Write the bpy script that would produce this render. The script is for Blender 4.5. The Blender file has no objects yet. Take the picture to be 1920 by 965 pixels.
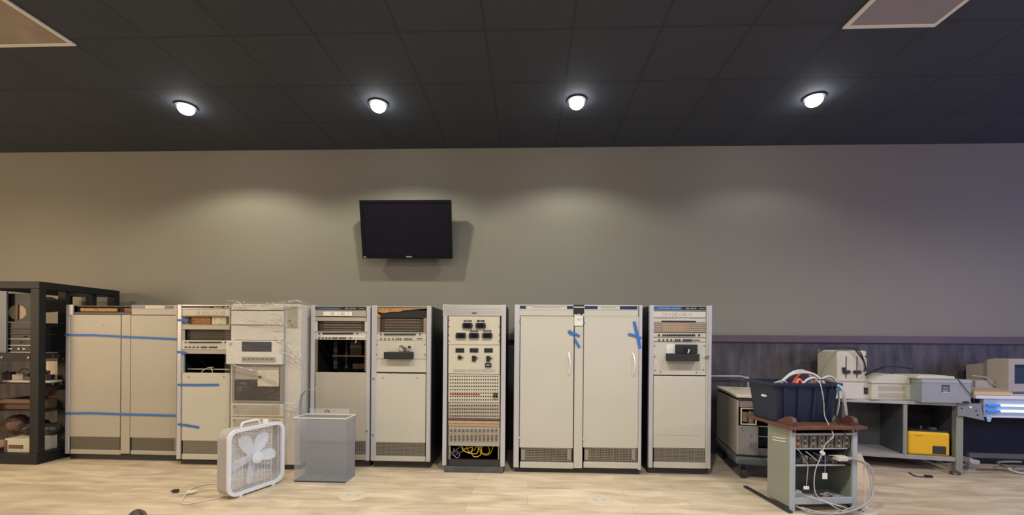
import bpy, bmesh, math, random
from math import sin, cos, pi, tan, radians, sqrt, atan2
from mathutils import Vector, Matrix
random.seed(7)
scene = bpy.context.scene
COL = scene.collection

# ------------------------------------------------------------------ camera
F_PX, HORIZON, YAW, ROLL, CAM_D, CAM_H = 800.0, 636.0, 0.04, 0.0085, 4.8, 1.23
cam = bpy.data.cameras.new('camera'); cam_o = bpy.data.objects.new('camera', cam); COL.objects.link(cam_o)
cam.sensor_width = 36; cam.lens = F_PX / 1920 * 36; cam.shift_y = (HORIZON - 482.5) / 1920; cam.clip_start = 0.05
cam_o.matrix_world = Matrix.Translation((0, -CAM_D, CAM_H)) @ Matrix.Rotation(YAW, 4, 'Z') @ Matrix.Rotation(pi/2, 4, 'X') @ Matrix.Rotation(ROLL, 4, 'Z')
scene.camera = cam_o
scene.view_settings.view_transform = 'Standard'; scene.view_settings.look = 'None'
scene.view_settings.gamma = 1; scene.view_settings.use_curve_mapping = False
scene.view_settings.exposure = 0.0

# ------------------------------------------------------------------ world and lamps
world = bpy.data.worlds.new('world'); scene.world = world; world.use_nodes = True
world.node_tree.nodes['Background'].inputs[0].default_value = (0.80, 0.82, 0.9, 1)
world.node_tree.nodes['Background'].inputs[1].default_value = 0.10

H_CEIL = 3.385
def spot(name, loc, power, color, size=150, blend=0.5, rad=0.05):
    l = bpy.data.lights.new(name, 'SPOT'); l.energy = power; l.color = color
    l.spot_size = radians(size); l.spot_blend = blend; l.shadow_soft_size = rad
    o = bpy.data.objects.new(name, l); o.location = loc; COL.objects.link(o); return o
def area(name, loc, target, power, color, sx, sy):
    l = bpy.data.lights.new(name, 'AREA'); l.energy = power; l.color = color; l.shape = 'RECTANGLE'; l.size = sx; l.size_y = sy
    o = bpy.data.objects.new(name, l); o.location = loc
    d = Vector(target) - Vector(loc); o.rotation_euler = d.to_track_quat('-Z', 'Y').to_euler(); COL.objects.link(o); return o
LAMPS = [(-3.22, -0.94), (-1.40, -0.94), (0.41, -0.95), (2.49, -0.94)]
COOL = (0.93, 1.0, 0.93)
LAMP_W = [62, 52, 46, 18]
LAMP_C = [(1, .97, .76), (.98, 1, .80), (.98, 1, .82), (.92, .92, 1)]
for (lx, ly), w, lc in zip(LAMPS, LAMP_W, LAMP_C):
    spot('downlight_lamp', (lx, ly, H_CEIL - 0.10), w, lc, 146, 0.35, 0.04)
# the rows of the room's lights behind the camera: warm towards the left, cold towards the right
REAR = [(-5.2, -3.3, 28, (1, .76, .50)), (-3.2, -3.3, 78, (1, .82, .58)), (-1.4, -3.3, 130, (1, .94, .82)), (0.4, -3.3, 195, (1, .97, .90)), (2.5, -3.3, 120, (.98, .97, 1)), (4.6, -2.8, 150, (1, .93, .86)), (-5.7, -1.9, 95, (1, .82, .58))]
for x, y, w, c in REAR:
    spot('room_lamp', (x, y, H_CEIL - 0.06), w, c, 160, 0.6, 0.10)
area('unseen_fill_light', (-7.2, -4.2, 1.9), (-5.6, 0, 1.9), 100, (1, .76, .50), 1.0, 1.2)  # unseen warm fill aimed low at the left wall
area('unseen_fill_light', (0.8, -6.6, 3.2), (0.6, -0.5, 0.5), 75, (1, .96, .88), 4, 1.2)  # added fill from out of view, brightens the cabinet fronts
area('unseen_fill_light', (6.6, -3.6, 1.7), (4.2, -.8, 3.2), 66, (.40, .43, 1), 2.5, 1.5)  # added blue fill from out of view, tints the right of the ceiling

# ------------------------------------------------------------------ materials
def mat(name, color, rough=0.5, metal=0.0, noise=0.0, nscale=8.0, dirt=None, bump=0.0, spec=None, bscale=60):
    m = bpy.data.materials.new(name); m.use_nodes = True
    nt = m.node_tree; b = nt.nodes['Principled BSDF']
    b.inputs['Base Color'].default_value = (*color, 1); b.inputs['Roughness'].default_value = rough; b.inputs['Metallic'].default_value = metal
    if spec is not None: b.inputs['Specular IOR Level'].default_value = spec
    tc = nt.nodes.new('ShaderNodeTexCoord')
    if noise:
        n = nt.nodes.new('ShaderNodeTexNoise'); n.inputs['Scale'].default_value = nscale; n.inputs['Detail'].default_value = 4
        nt.links.new(tc.outputs['Object'], n.inputs['Vector'])
        r = nt.nodes.new('ShaderNodeMapRange'); r.inputs[1].default_value = 0.3; r.inputs[2].default_value = 0.7
        nt.links.new(n.outputs[0], r.inputs[0])
        mx = nt.nodes.new('ShaderNodeMix'); mx.data_type = 'RGBA'
        mx.inputs[6].default_value = (*[c * (1 - noise) for c in color], 1) if dirt is None else (*dirt, 1)
        mx.inputs[7].default_value = (*color, 1)
        nt.links.new(r.outputs[0], mx.inputs[0]); nt.links.new(mx.outputs[2], b.inputs['Base Color'])
    if bump:
        n2 = nt.nodes.new('ShaderNodeTexNoise'); n2.inputs['Scale'].default_value = bscale
        nt.links.new(tc.outputs['Object'], n2.inputs['Vector'])
        bp = nt.nodes.new('ShaderNodeBump'); bp.inputs['Strength'].default_value = bump; bp.inputs['Distance'].default_value = 0.01
        nt.links.new(n2.outputs[0], bp.inputs['Height']); nt.links.new(bp.outputs[0], b.inputs['Normal'])
    return m
def glow(name, color, strength):
    m = bpy.data.materials.new(name); m.use_nodes = True; nt = m.node_tree
    b = nt.nodes['Principled BSDF']; b.inputs['Base Color'].default_value = (*color, 1)
    b.inputs['Emission Color'].default_value = (*color, 1); b.inputs['Emission Strength'].default_value = strength; return m
def sheer(name, color, opacity, rough=0.4, metal=0.0, bump=0.0, bscale=30, spec=0.5):
    m = bpy.data.materials.new(name); m.use_nodes = True; nt = m.node_tree; b = nt.nodes['Principled BSDF']
    b.inputs['Base Color'].default_value = (*color, 1); b.inputs['Roughness'].default_value = rough; b.inputs['Metallic'].default_value = metal
    b.inputs['Specular IOR Level'].default_value = spec
    t = nt.nodes.new('ShaderNodeBsdfTransparent'); mx = nt.nodes.new('ShaderNodeMixShader'); mx.inputs[0].default_value = opacity
    nt.links.new(t.outputs[0], mx.inputs[1]); nt.links.new(b.outputs[0], mx.inputs[2]); nt.links.new(mx.outputs[0], nt.nodes['Material Output'].inputs[0])
    if bump:
        tc = nt.nodes.new('ShaderNodeTexCoord'); n2 = nt.nodes.new('ShaderNodeTexNoise'); n2.inputs['Scale'].default_value = bscale; n2.inputs['Distortion'].default_value = 1.5
        nt.links.new(tc.outputs['Object'], n2.inputs['Vector'])
        bp = nt.nodes.new('ShaderNodeBump'); bp.inputs['Strength'].default_value = bump; bp.inputs['Distance'].default_value = 0.03
        nt.links.new(n2.outputs[0], bp.inputs['Height']); nt.links.new(bp.outputs[0], b.inputs['Normal'])
    return m
M = {}
M['beige'] = mat('cabinet_beige', (.56, .535, .46), .45, noise=.05, nscale=2.5)
M['beige_warm'] = mat('cabinet_beige_warm', (.43, .395, .335), .45, noise=.06, nscale=2.5)
M['cream'] = mat('cream_panel', (.60, .555, .44), .5, noise=.05, nscale=5)
M['post'] = mat('lilac_grey_post', (.55, .54, .58), .35, metal=.25)
M['handle'] = mat('satin_handle', (.78,.77,.74), .35, .3)
M['alu'] = mat('aluminium_trim', (.66, .64, .60), .3, metal=.6)
M['black'] = mat('black_paint', (.012, .012, .014), .45)
M['softblack'] = mat('matt_black', (.02, .02, .023), .8)
M['plinth'] = mat('dark_plinth', (.035, .034, .036), .5, noise=.2)
M['dark'] = mat('dark_recess', (.02, .017, .014), .8)
M['brownboard'] = mat('brown_circuit_rack', (.07, .05, .035), .6, noise=.3, nscale=40)
M['pin'] = mat('pale_pin', (.5, .42, .34), .4)
M['grille_bar'] = mat('grille_bar', (.36, .32, .25), .5)
M['blue'] = mat('blue_tape', (.04, .15, .50), .6, noise=.1, nscale=30)
M['blue_strip'] = mat('blue_name_strip', (.02, .10, .32), .35)
M['navy'] = mat('navy_name_strip', (.008, .02, .085), .35)
M['white'] = mat('white_paper', (.78, .76, .70), .6)
M['offwhite'] = mat('offwhite_print', (.65, .66, .70), .6)
M['wood'] = mat('brown_wood', (.16, .065, .035), .5, noise=.35, nscale=9)
M['orange'] = mat('orange_foam', (.62, .30, .09), .7, noise=.5, nscale=30)
M['peach'] = mat('peach_strip', (.50, .38, .27), .5, noise=.2, nscale=20)
M['cardboard'] = mat('cardboard', (.17, .10, .055), .8, noise=.15)
M['fan_white'] = mat('fan_white', (.74, .77, .86), .35)
M['fan_side'] = mat('fan_cream', (.80, .78, .72), .4)
M['fan_shell'] = mat('fan_shell_shaded', (.42, .40, .39), .45)  # shade on the housing's side put into the colour
M['steelgrey'] = mat('bench_grey_steel', (.085, .09, .10), .5, noise=.12, nscale=5)
M['rackgreen'] = mat('grey_green_steel', (.27, .28, .235), .5, noise=.1, nscale=5)
M['rackfront'] = mat('pale_blue_grey_steel', (.38, .42, .46), .5)
M['binmetal'] = mat('grey_bin_metal', (.30, .31, .34), .45, metal=.1)
M['chrome'] = mat('bright_metal', (.75, .75, .75), .22, metal=.9)
M['yellow'] = mat('yellow_plastic', (.80, .45, .012), .45)
M['yellow_wire'] = mat('yellow_wire', (.80, .52, .04), .5)
M['white_wire'] = mat('white_wire', (.52, .51, .51), .5)
M['grey_wire'] = mat('grey_wire', (.40, .39, .38), .5)
M['black_wire'] = mat('black_wire', (.015, .015, .017), .5)
M['red_wire'] = mat('red_wire', (.75, .12, .07), .5)
M['tote'] = mat('navy_tote_plastic', (.010, .017, .042), .45)
M['tapegrey'] = mat('drive_beige_grey', (.60, .57, .52), .5, noise=.04)
M['vintage'] = mat('vintage_beige_plastic', (.58, .54, .44), .5, noise=.04)
M['monitor'] = mat('monitor_beige', (.42, .37, .31), .5, noise=.04)
M['keyboard'] = mat('yellowed_plastic', (.60, .45, .25), .5)
M['screen_blue'] = mat('blue_grey_glass', (.03, .06, .11), .08)
M['ledwhite'] = glow('cold_white_tube', (.70, .88, 1.0), 1.35)
M['ledblue'] = glow('blue_tube_end', (.02, .22, .75), 0.35)
M['bulb'] = glow('lamp_bulb', (1, 1, 1), 30)
M['tvglass'] = mat('tv_glass', (.012, .008, .016), .06)
M['gloss_black'] = mat('gloss_black', (.008, .008, .01), .15)
def film():
    m = bpy.data.materials.new('clear_stretch_wrap'); m.use_nodes = True; nt = m.node_tree; N = nt.nodes; L = nt.links; b = N['Principled BSDF']
    b.inputs['Base Color'].default_value = (.9, .9, .88, 1); b.inputs['Roughness'].default_value = .12; b.inputs['Specular IOR Level'].default_value = 1.0
    tc = N.new('ShaderNodeTexCoord'); mp = N.new('ShaderNodeMapping'); mp.inputs['Rotation'].default_value = (0, .5, 0); mp.inputs['Scale'].default_value = (5, 5, 16); L.new(tc.outputs['Object'], mp.inputs[0])
    n = N.new('ShaderNodeTexNoise'); n.inputs['Scale'].default_value = 1.9; n.inputs['Detail'].default_value = 3; n.inputs['Distortion'].default_value = .5; L.new(mp.outputs[0], n.inputs['Vector'])
    r = N.new('ShaderNodeValToRGB'); e = r.color_ramp.elements; e[0].position = .465; e[0].color = (.02,.02,.02,1); e[1].position = .490; e[1].color = (.42,.42,.42,1)
    x = e.new(.512); x.color = (.02,.02,.02,1); L.new(n.outputs[0], r.inputs[0])
    n3 = N.new('ShaderNodeTexNoise'); n3.inputs['Scale'].default_value = 4; L.new(tc.outputs['Object'], n3.inputs['Vector'])
    r3 = N.new('ShaderNodeMapRange'); r3.inputs[1].default_value = .50; r3.inputs[2].default_value = .64; L.new(n3.outputs[0], r3.inputs[0])
    mu = N.new('ShaderNodeMath'); mu.operation = 'MULTIPLY'; L.new(r.outputs[0], mu.inputs[0]); L.new(r3.outputs[0], mu.inputs[1])
    ad = N.new('ShaderNodeMath'); ad.operation = 'ADD'; ad.inputs[1].default_value = .05; L.new(mu.outputs[0], ad.inputs[0])
    n2 = N.new('ShaderNodeTexNoise'); n2.inputs['Scale'].default_value = 45; n2.inputs['Distortion'].default_value = 2; L.new(tc.outputs['Object'], n2.inputs['Vector'])
    bp = N.new('ShaderNodeBump'); bp.inputs['Strength'].default_value = 1; bp.inputs['Distance'].default_value = .03; L.new(n2.outputs[0], bp.inputs['Height']); L.new(bp.outputs[0], b.inputs['Normal'])
    t = N.new('ShaderNodeBsdfTransparent'); mx = N.new('ShaderNodeMixShader'); L.new(ad.outputs[0], mx.inputs[0]); L.new(t.outputs[0], mx.inputs[1]); L.new(b.outputs[0], mx.inputs[2]); L.new(mx.outputs[0], N['Material Output'].inputs[0]); return m
M['wrap'] = film()
M['wrapfold'] = sheer('folded_stretch_wrap', (.97, .96, .93), .92, .12, 0, bump=1.0, bscale=70, spec=1.0)
M['binmesh'] = sheer('fine_perforated_metal', (.42, .44, .48), .22, .5)
M['clear'] = sheer('clear_plastic_sheet', (.8, .8, .78), .18, .2, bump=.5)

# ------------------------------------------------------------------ helpers
def at(px, py, Y=None, z=None):
    X2 = px - 960; Y2 = py - HORIZON
    u = X2*cos(ROLL) + Y2*sin(ROLL); v = -X2*sin(ROLL) + Y2*cos(ROLL)
    a = u/F_PX; b = -v/F_PX
    dx = a*cos(YAW) - sin(YAW); dy = a*sin(YAW) + cos(YAW)
    t = (z - CAM_H)/b if z is not None else (Y + CAM_D)/dy
    return Vector((t*dx, -CAM_D + t*dy, CAM_H + t*b))

class MB:
    def __init__(s): s.bm = bmesh.new()
    def box(s, x0, x1, y0, y1, z0, z1, bev=0.0, rot=None, piv=None, seg=2):
        if x0 > x1: x0, x1 = x1, x0
        if y0 > y1: y0, y1 = y1, y0
        if z0 > z1: z0, z1 = z1, z0
        vs = [s.bm.verts.new(p) for p in ((x0,y0,z0),(x1,y0,z0),(x1,y1,z0),(x0,y1,z0),(x0,y0,z1),(x1,y0,z1),(x1,y1,z1),(x0,y1,z1))]
        fs = [s.bm.faces.new([vs[i] for i in q]) for q in ((0,3,2,1),(4,5,6,7),(0,1,5,4),(1,2,6,5),(2,3,7,6),(3,0,4,7))]
        if rot is not None:
            c = Vector(piv) if piv else Vector(((x0+x1)/2, (y0+y1)/2, (z0+z1)/2))
            bmesh.ops.transform(s.bm, matrix=Matrix.Translation(c) @ rot @ Matrix.Translation(-c), verts=vs)
        if bev > 0:
            es = list({e for f in fs for e in f.edges})
            bmesh.ops.bevel(s.bm, geom=es, offset=bev, segments=seg, affect='EDGES', profile=.5)
        return s
    def cyl(s, a, b, r, r2=None, n=16, caps=True):
        a = Vector(a); b = Vector(b); r2 = r if r2 is None else r2
        d = (b - a).normalized(); q = d.to_track_quat('Z', 'Y')
        def ring(c, rr): return [s.bm.verts.new(c + q @ Vector((rr*cos(2*pi*i/n), rr*sin(2*pi*i/n), 0))) for i in range(n)]
        A = ring(a, r); B = ring(b, r2)
        for i in range(n): s.bm.faces.new([A[i], A[(i+1)%n], B[(i+1)%n], B[i]])
        if caps: s.bm.faces.new(A[::-1]); s.bm.faces.new(B)
        return s
    def tube(s, pts, r, n=6, smooth=True, sub=6, flat=1.0):
        P = [Vector(p) for p in pts]
        if smooth and len(P) > 2:
            Q = []
            for i in range(len(P)-1):
                p0 = P[max(i-1,0)]; p1 = P[i]; p2 = P[i+1]; p3 = P[min(i+2,len(P)-1)]
                for k in range(sub):
                    t = k/sub
                    Q.append(.5*((2*p1)+(-p0+p2)*t+(2*p0-5*p1+4*p2-p3)*t*t+(-p0+3*p1-3*p2+p3)*t**3))
            Q.append(P[-1]); P = Q
        rings = []; up = Vector((0,0,1))
        for i, p in enumerate(P):
            d = (P[min(i+1,len(P)-1)] - P[max(i-1,0)]).normalized()
            if abs(d.dot(up)) > .97: side = Vector((1,0,0))
            else: side = d.cross(up).normalized()
            if i and side.dot(ps) < 0: side = -side
            ps = side; u2 = side.cross(d).normalized()
            rings.append([s.bm.verts.new(p + side*r*cos(2*pi*k/n) + u2*r*flat*sin(2*pi*k/n)) for k in range(n)])
        for A, B in zip(rings, rings[1:]):
            for k in range(n): s.bm.faces.new([A[k], A[(k+1)%n], B[(k+1)%n], B[k]])
        s.bm.faces.new(rings[0][::-1]); s.bm.faces.new(rings[-1]); return s
    def prism(s, pts2, y0, y1, plane='xz'):
        def mk(p, y): return {'xz': (p[0], y, p[1]), 'xy': (p[0], p[1], y), 'yz': (y, p[0], p[1])}[plane]
        A = [s.bm.verts.new(mk(p, y0)) for p in pts2]; B = [s.bm.verts.new(mk(p, y1)) for p in pts2]
        n = len(A)
        for i in range(n): s.bm.faces.new([A[i], A[(i+1)%n], B[(i+1)%n], B[i]])
        s.bm.faces.new(A[::-1]); s.bm.faces.new(B); return s
    def ring(s, outer, inner, y0, y1):
        n = len(outer)
        L = [[s.bm.verts.new((p[0], y, p[1])) for p in pts] for y in (y0, y1) for pts in (outer, inner)]
        for i in range(n):
            j = (i+1) % n
            s.bm.faces.new([L[0][i], L[0][j], L[1][j], L[1][i]]); s.bm.faces.new([L[2][i], L[3][i], L[3][j], L[2][j]])
            s.bm.faces.new([L[0][i], L[2][i], L[2][j], L[0][j]]); s.bm.faces.new([L[1][i], L[1][j], L[3][j], L[3][i]])
        return s
    def shell(s, x0, x1, y0, y1, z0, z1, t=.012, front=False):
        """a box of sheet metal open at the front (y0)"""
        s.box(x0, x0+t, y0, y1, z0, z1); s.box(x1-t, x1, y0, y1, z0, z1)
        s.box(x0+t, x1-t, y0, y1, z1-t, z1); s.box(x0+t, x1-t, y0, y1, z0, z0+t)
        s.box(x0+t, x1-t, y1-t, y1, z0+t, z1-t)
        return s
    def ball(s, c, r, sc=(1,1,1), u=16, v=10):
        bmesh.ops.create_uvsphere(s.bm, u_segments=u, v_segments=v, radius=r, matrix=Matrix.Translation(c) @ Matrix.Diagonal((*sc, 1)))
        return s
    def build(s, name, m, parent=None, smooth=False):
        bmesh.ops.recalc_face_normals(s.bm, faces=s.bm.faces)
        me = bpy.data.meshes.new(name); s.bm.to_mesh(me); s.bm.free()
        if smooth:
            for p in me.polygons: p.use_smooth = True
        me.materials.append(m)
        o = bpy.data.objects.new(name, me); COL.objects.link(o)
        if parent: o.parent = parent
        return o

def rrect(w, h, r, n=6, cx=0, cz=0):
    pts = []
    for (sx, sz, a0) in ((1,1,0),(-1,1,pi/2),(-1,-1,pi),(1,-1,3*pi/2)):
        for k in range(n+1):
            a = a0 + k*pi/2/n
            pts.append((cx + sx*(w/2-r) + r*cos(a), cz + sz*(h/2-r) + r*sin(a)))
    return pts
def tag(o, label, cat, group=None, kind=None):
    o['label'] = label; o['category'] = cat
    if group: o['group'] = group
    if kind: o['kind'] = kind
    return o
def empty(name, loc, rz, label, cat, group=None):
    o = bpy.data.objects.new(name, None); o.empty_display_size = .1; COL.objects.link(o)
    o.location = loc; o.rotation_euler = (0, 0, rz)
    return tag(o, label, cat, group)
def struct(o): o['kind'] = 'structure'; return o
def part_copy(o, parent, loc):
    c = o.copy(); COL.objects.link(c); c.parent = parent; c.location = loc; return c
def text_mesh(name, body, m, parent, loc, size, width=None, rot=(pi/2, 0, 0), depth=.0006):
    cu = bpy.data.curves.new(name, 'FONT'); cu.body = body; cu.size = size; cu.align_x = 'CENTER'; cu.align_y = 'CENTER'; cu.extrude = depth
    t = bpy.data.objects.new(name, cu); COL.objects.link(t)
    bpy.context.view_layer.update()
    dg = bpy.context.evaluated_depsgraph_get(); me = bpy.data.meshes.new_from_object(t.evaluated_get(dg))
    bpy.data.objects.remove(t); bpy.data.curves.remove(cu)
    if width:
        xs = [v.co.x for v in me.vertices]; k = width / (max(xs) - min(xs))
        for v in me.vertices: v.co.x *= k
    me.materials.clear(); me.materials.append(m)
    o = bpy.data.objects.new(name, me); COL.objects.link(o); o.parent = parent; o.location = loc; o.rotation_euler = rot
    return o

# ================================================================== THE SETTING
RX0, RX1, RY0 = -8.0, 8.0, -9.0
def floor_mat():
    m = bpy.data.materials.new('vinyl_plank_floor'); m.use_nodes = True; nt = m.node_tree; N = nt.nodes; L = nt.links
    b = N['Principled BSDF']; b.inputs['Roughness'].default_value = .42
    tc = N.new('ShaderNodeTexCoord')
    br = N.new('ShaderNodeTexBrick'); br.inputs['Scale'].default_value = 1; br.inputs['Brick Width'].default_value = 1.22; br.inputs['Row Height'].default_value = .18
    br.inputs['Mortar Size'].default_value = .0016; br.offset = .37; br.inputs['Color1'].default_value = (0,0,0,1); br.inputs['Color2'].default_value = (1,1,1,1); br.inputs['Mortar'].default_value = (.5,.5,.5,1); br.inputs['Bias'].default_value = 0
    L.new(tc.outputs['Object'], br.inputs['Vector'])
    mp = N.new('ShaderNodeMapping'); mp.inputs['Scale'].default_value = (1.5, 6, 1); L.new(tc.outputs['Object'], mp.inputs[0])
    ns = N.new('ShaderNodeTexNoise'); ns.inputs['Scale'].default_value = 1.6; ns.inputs['Detail'].default_value = 6; ns.inputs['Distortion'].default_value = .6
    L.new(mp.outputs[0], ns.inputs['Vector'])
    r1 = N.new('ShaderNodeValToRGB'); e = r1.color_ramp.elements
    e[0].position = .28; e[0].color = (.46,.355,.24,1); e[1].position = .70; e[1].color = (.76,.625,.465,1); L.new(ns.outputs[0], r1.inputs[0])
    hs = N.new('ShaderNodeHueSaturation'); mr = N.new('ShaderNodeMapRange'); mr.inputs[3].default_value = .90; mr.inputs[4].default_value = 1.08
    L.new(br.outputs['Color'], mr.inputs[0]); L.new(mr.outputs[0], hs.inputs['Value']); L.new(r1.outputs[0], hs.inputs['Color'])
    mx = N.new('ShaderNodeMix'); mx.data_type = 'RGBA'; mx.blend_type = 'MULTIPLY'; mx.inputs[7].default_value = (.62,.55,.48,1)
    L.new(br.outputs['Fac'], mx.inputs[0]); L.new(hs.outputs[0], mx.inputs[6]); L.new(mx.outputs[2], b.inputs['Base Color'])
    bp = N.new('ShaderNodeBump'); bp.inputs['Strength'].default_value = .08; bp.inputs['Distance'].default_value = .005; L.new(ns.outputs[0], bp.inputs['Height']); L.new(bp.outputs[0], b.inputs['Normal'])
    return m
def ceil_mat():
    m = bpy.data.materials.new('dark_ceiling_tiles'); m.use_nodes = True; nt = m.node_tree; N = nt.nodes; L = nt.links
    b = N['Principled BSDF']; b.inputs['Roughness'].default_value = .85
    tc = N.new('ShaderNodeTexCoord'); mp = N.new('ShaderNodeMapping'); mp.inputs['Location'].default_value = (.316+.01, .0, 0); L.new(tc.outputs['Object'], mp.inputs[0])
    br = N.new('ShaderNodeTexBrick'); br.inputs['Scale'].default_value = 1; br.inputs['Brick Width'].default_value = .61; br.inputs['Row Height'].default_value = .61; br.offset = 0
    br.inputs['Mortar Size'].default_value = .011; br.inputs['Mortar Smooth'].default_value = .1
    br.inputs['Color1'].default_value = (.041,.049,.068,1); br.inputs['Color2'].default_value = (.045,.054,.073,1); br.inputs['Mortar'].default_value = (.030,.036,.050,1)
    L.new(mp.outputs[0], br.inputs['Vector']); L.new(br.outputs['Color'], b.inputs['Base Color'])
    n = N.new('ShaderNodeTexNoise'); n.inputs['Scale'].default_value = 90; L.new(tc.outputs['Object'], n.inputs['Vector'])
    bp = N.new('ShaderNodeBump'); bp.inputs['Strength'].default_value = .3; bp.inputs['Distance'].default_value = .01; L.new(n.outputs[0], bp.inputs['Height']); L.new(bp.outputs[0], b.inputs['Normal'])
    return m
def panel_mat():
    m = bpy.data.materials.new('dark_wood_wainscot'); m.use_nodes = True; nt = m.node_tree; N = nt.nodes; L = nt.links
    b = N['Principled BSDF']; b.inputs['Roughness'].default_value = .55
    tc = N.new('ShaderNodeTexCoord'); mp = N.new('ShaderNodeMapping'); mp.inputs['Scale'].default_value = (5, 1, 1.4); L.new(tc.outputs['Object'], mp.inputs[0])
    n = N.new('ShaderNodeTexNoise'); n.inputs['Scale'].default_value = 2.2; n.inputs['Detail'].default_value = 5; L.new(mp.outputs[0], n.inputs['Vector'])
    r = N.new('ShaderNodeValToRGB'); e = r.color_ramp.elements; e[0].position = .3; e[0].color = (.030,.028,.036,1); e[1].position = .75; e[1].color = (.115,.095,.098,1)
    L.new(n.outputs[0], r.inputs[0]); L.new(r.outputs[0], b.inputs['Base Color']); return m
struct(MB().box(RX0, RX1, RY0, .15, -.05, 0).build('floor', floor_mat()))
struct(MB().box(RX0, RX1, RY0, .15, H_CEIL, H_CEIL+.05).build('ceiling', ceil_mat()))
wm = mat('painted_wall_taupe', (.235, .215, .175), .62, noise=.02, nscale=1.2, bump=.06, bscale=180)
struct(MB().box(RX0, RX1, 0, .15, 0, H_CEIL).build('wall_back', wm))
struct(MB().box(RX0-.15, RX0, RY0, .15, 0, H_CEIL).build('wall_left', wm))
struct(MB().box(RX1, RX1+.15, RY0, .15, 0, H_CEIL).build('wall_right', wm))
wc = MB(); wc.box(RX0, RX1, -.018, 0, .0, 1.225)
struct(wc.build('trim_1', panel_mat()))
struct(MB().box(RX0, RX1, -.045, 0, 1.222, 1.30, .006).build('trim_2', mat('wainscot_cap_mauve', (.105, .070, .075), .5)))

# ------------------------------------------------------------------ lights on the ceiling
dl_ring = dl_bulb = None
for i, (lx, ly) in enumerate(LAMPS):
    where = ['leftmost of the four lit downlights, up the wall from the blue-taped cabinets', 'lit ceiling downlight in front of the wall television',
             'lit ceiling downlight above the two-door cabinet, right of the television', 'rightmost of the four lit downlights, beside the square light panel']
    t = empty('ceiling_downlight', (lx, ly, H_CEIL), 0, where[i], 'ceiling light', 'lit ceiling downlights')
    if not dl_ring:
        r = MB(); n = 28
        o1 = [(.085*cos(2*pi*k/n), .085*sin(2*pi*k/n)) for k in range(n)]; i1 = [(.068*cos(2*pi*k/n), .068*sin(2*pi*k/n)) for k in range(n)]
        r.ring(o1, i1, -.012, 0)
        dl_ring = r.build('trim_ring', M['softblack'], t)
        for v in dl_ring.data.vertices: v.co = Vector((v.co.x, v.co.z, v.co.y))
        b = MB(); b.ball((0, 0, -.028), .067, (1, 1, .78)); dl_bulb = b.build('bulb', M['bulb'], t, True)
        b = MB(); b.cyl((0, 0, -.010), (0, 0, 0), .064, .068); dl_cup = b.build('reflector', M['softblack'], t)
    else:
        for p in (dl_ring, dl_bulb, dl_cup): part_copy(p, t, (0, 0, 0))
def troffer(x0, x1, y0, y1, label, inner):
    t = empty('ceiling_light_panel', ((x0+x1)/2, (y0+y1)/2, H_CEIL), 0, label, 'light panel', 'unlit square ceiling panels')
    w = (x1-x0)/2; h = (y1-y0)/2
    f = MB(); s = .03
    f.box(-w, w, -h, -h+s, -.012, 0, .002); f.box(-w, w, h-s, h, -.012, 0, .002); f.box(-w, -w+s, -h+s, h-s, -.012, 0, .002); f.box(w-s, w, -h+s, h-s, -.012, 0, .002)
    f.build('frame', M['white'], t)
    d = MB(); q = .12
    ring1 = [(-w+s,-h+s),(w-s,-h+s),(w-s,h-s),(-w+s,h-s)]; ring2 = [(-w+s+q,-h+s+q),(w-s-q,-h+s+q),(w-s-q,h-s-q),(-w+s+q,h-s-q)]
    A = [d.bm.verts.new((*p, -.010)) for p in ring1]; B = [d.bm.verts.new((*p, -.003)) for p in ring2]
    for k in range(4): d.bm.faces.new([A[k], A[(k+1)%4], B[(k+1)%4], B[k]])
    d.bm.faces.new(B)
    d.build('diffuser', inner, t)
troffer(-3.976, -3.366, -2.99, -1.772, 'unlit white-framed ceiling panel at the top left corner, brownish inside', mat('beige_diffuser', (.42, .34, .29), .4, noise=.35, nscale=3))
troffer(2.124, 2.734, -3.01, -1.79, 'unlit white-framed ceiling panel at the top right, greyish mauve inside', mat('mauve_diffuser', (.30, .27, .29), .4))

# ------------------------------------------------------------------ television
_tt = at(761, 375.5, -.235); _tb = at(765, 484.5, -.125)
tv = empty('wall_television', ((_tt.x+_tb.x)/2, -.18, (_tt.z+_tb.z)/2), 0, 'black flat-screen television mounted high on the wall, tilted forward', 'television')
TW, TH = 1.0, sqrt((_tt.z-_tb.z)**2+.11**2)
tiltm = Matrix.Rotation(radians(10.3), 4, 'X')
def tvpart(mb, name, m, parent=None):
    bmesh.ops.transform(mb.bm, matrix=tiltm, verts=mb.bm.verts); return mb.build(name, m, parent or tv)
tvpart(MB().ring(rrect(TW, TH, .008, 3), rrect(TW-.07, TH-.075, .004, 3, 0, .005), -.030, .0), 'bezel', M['gloss_black'])
tvpart(MB().box(-TW/2+.03, TW/2-.03, -.024, -.012, -TH/2+.035, TH/2-.03), 'screen', M['tvglass'])
tvpart(MB().box(-TW/2+.005, TW/2-.005, -.012, .03, -TH/2+.005, TH/2-.005, .006).box(-.30, .30, .03, .045, -.22, .15, .005), 'back_shell', M['black'])
lg = text_mesh('brand_mark', 'SAMSUNG', M['offwhite'], tv, (0.02, -.045-.0, -TH/2+.018), .018, .062)
lg.location = tiltm @ Vector((.02, -.031, -TH/2+.019)); lg.rotation_euler = (pi/2+radians(10.3), 0, 0)
tvpart(MB().box(-TW/2+.014, -TW/2+.034, -.032, -.030, -TH/2+.012, -TH/2+.02), 'sticker', M['white'])
tvpart(MB().box(-TW/2+.04, -TW/2+.046, -.032, -.030, -TH/2+.010, -TH/2+.016), 'power_light', glow('red_led', (1, .05, .03), 1.5))
mnt = MB(); mnt.prism([(-.20,.12),(.20,.12),(.22,-.18),(.22,-.22),(-.22,-.22),(-.22,-.18)], .160, .178)
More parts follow.
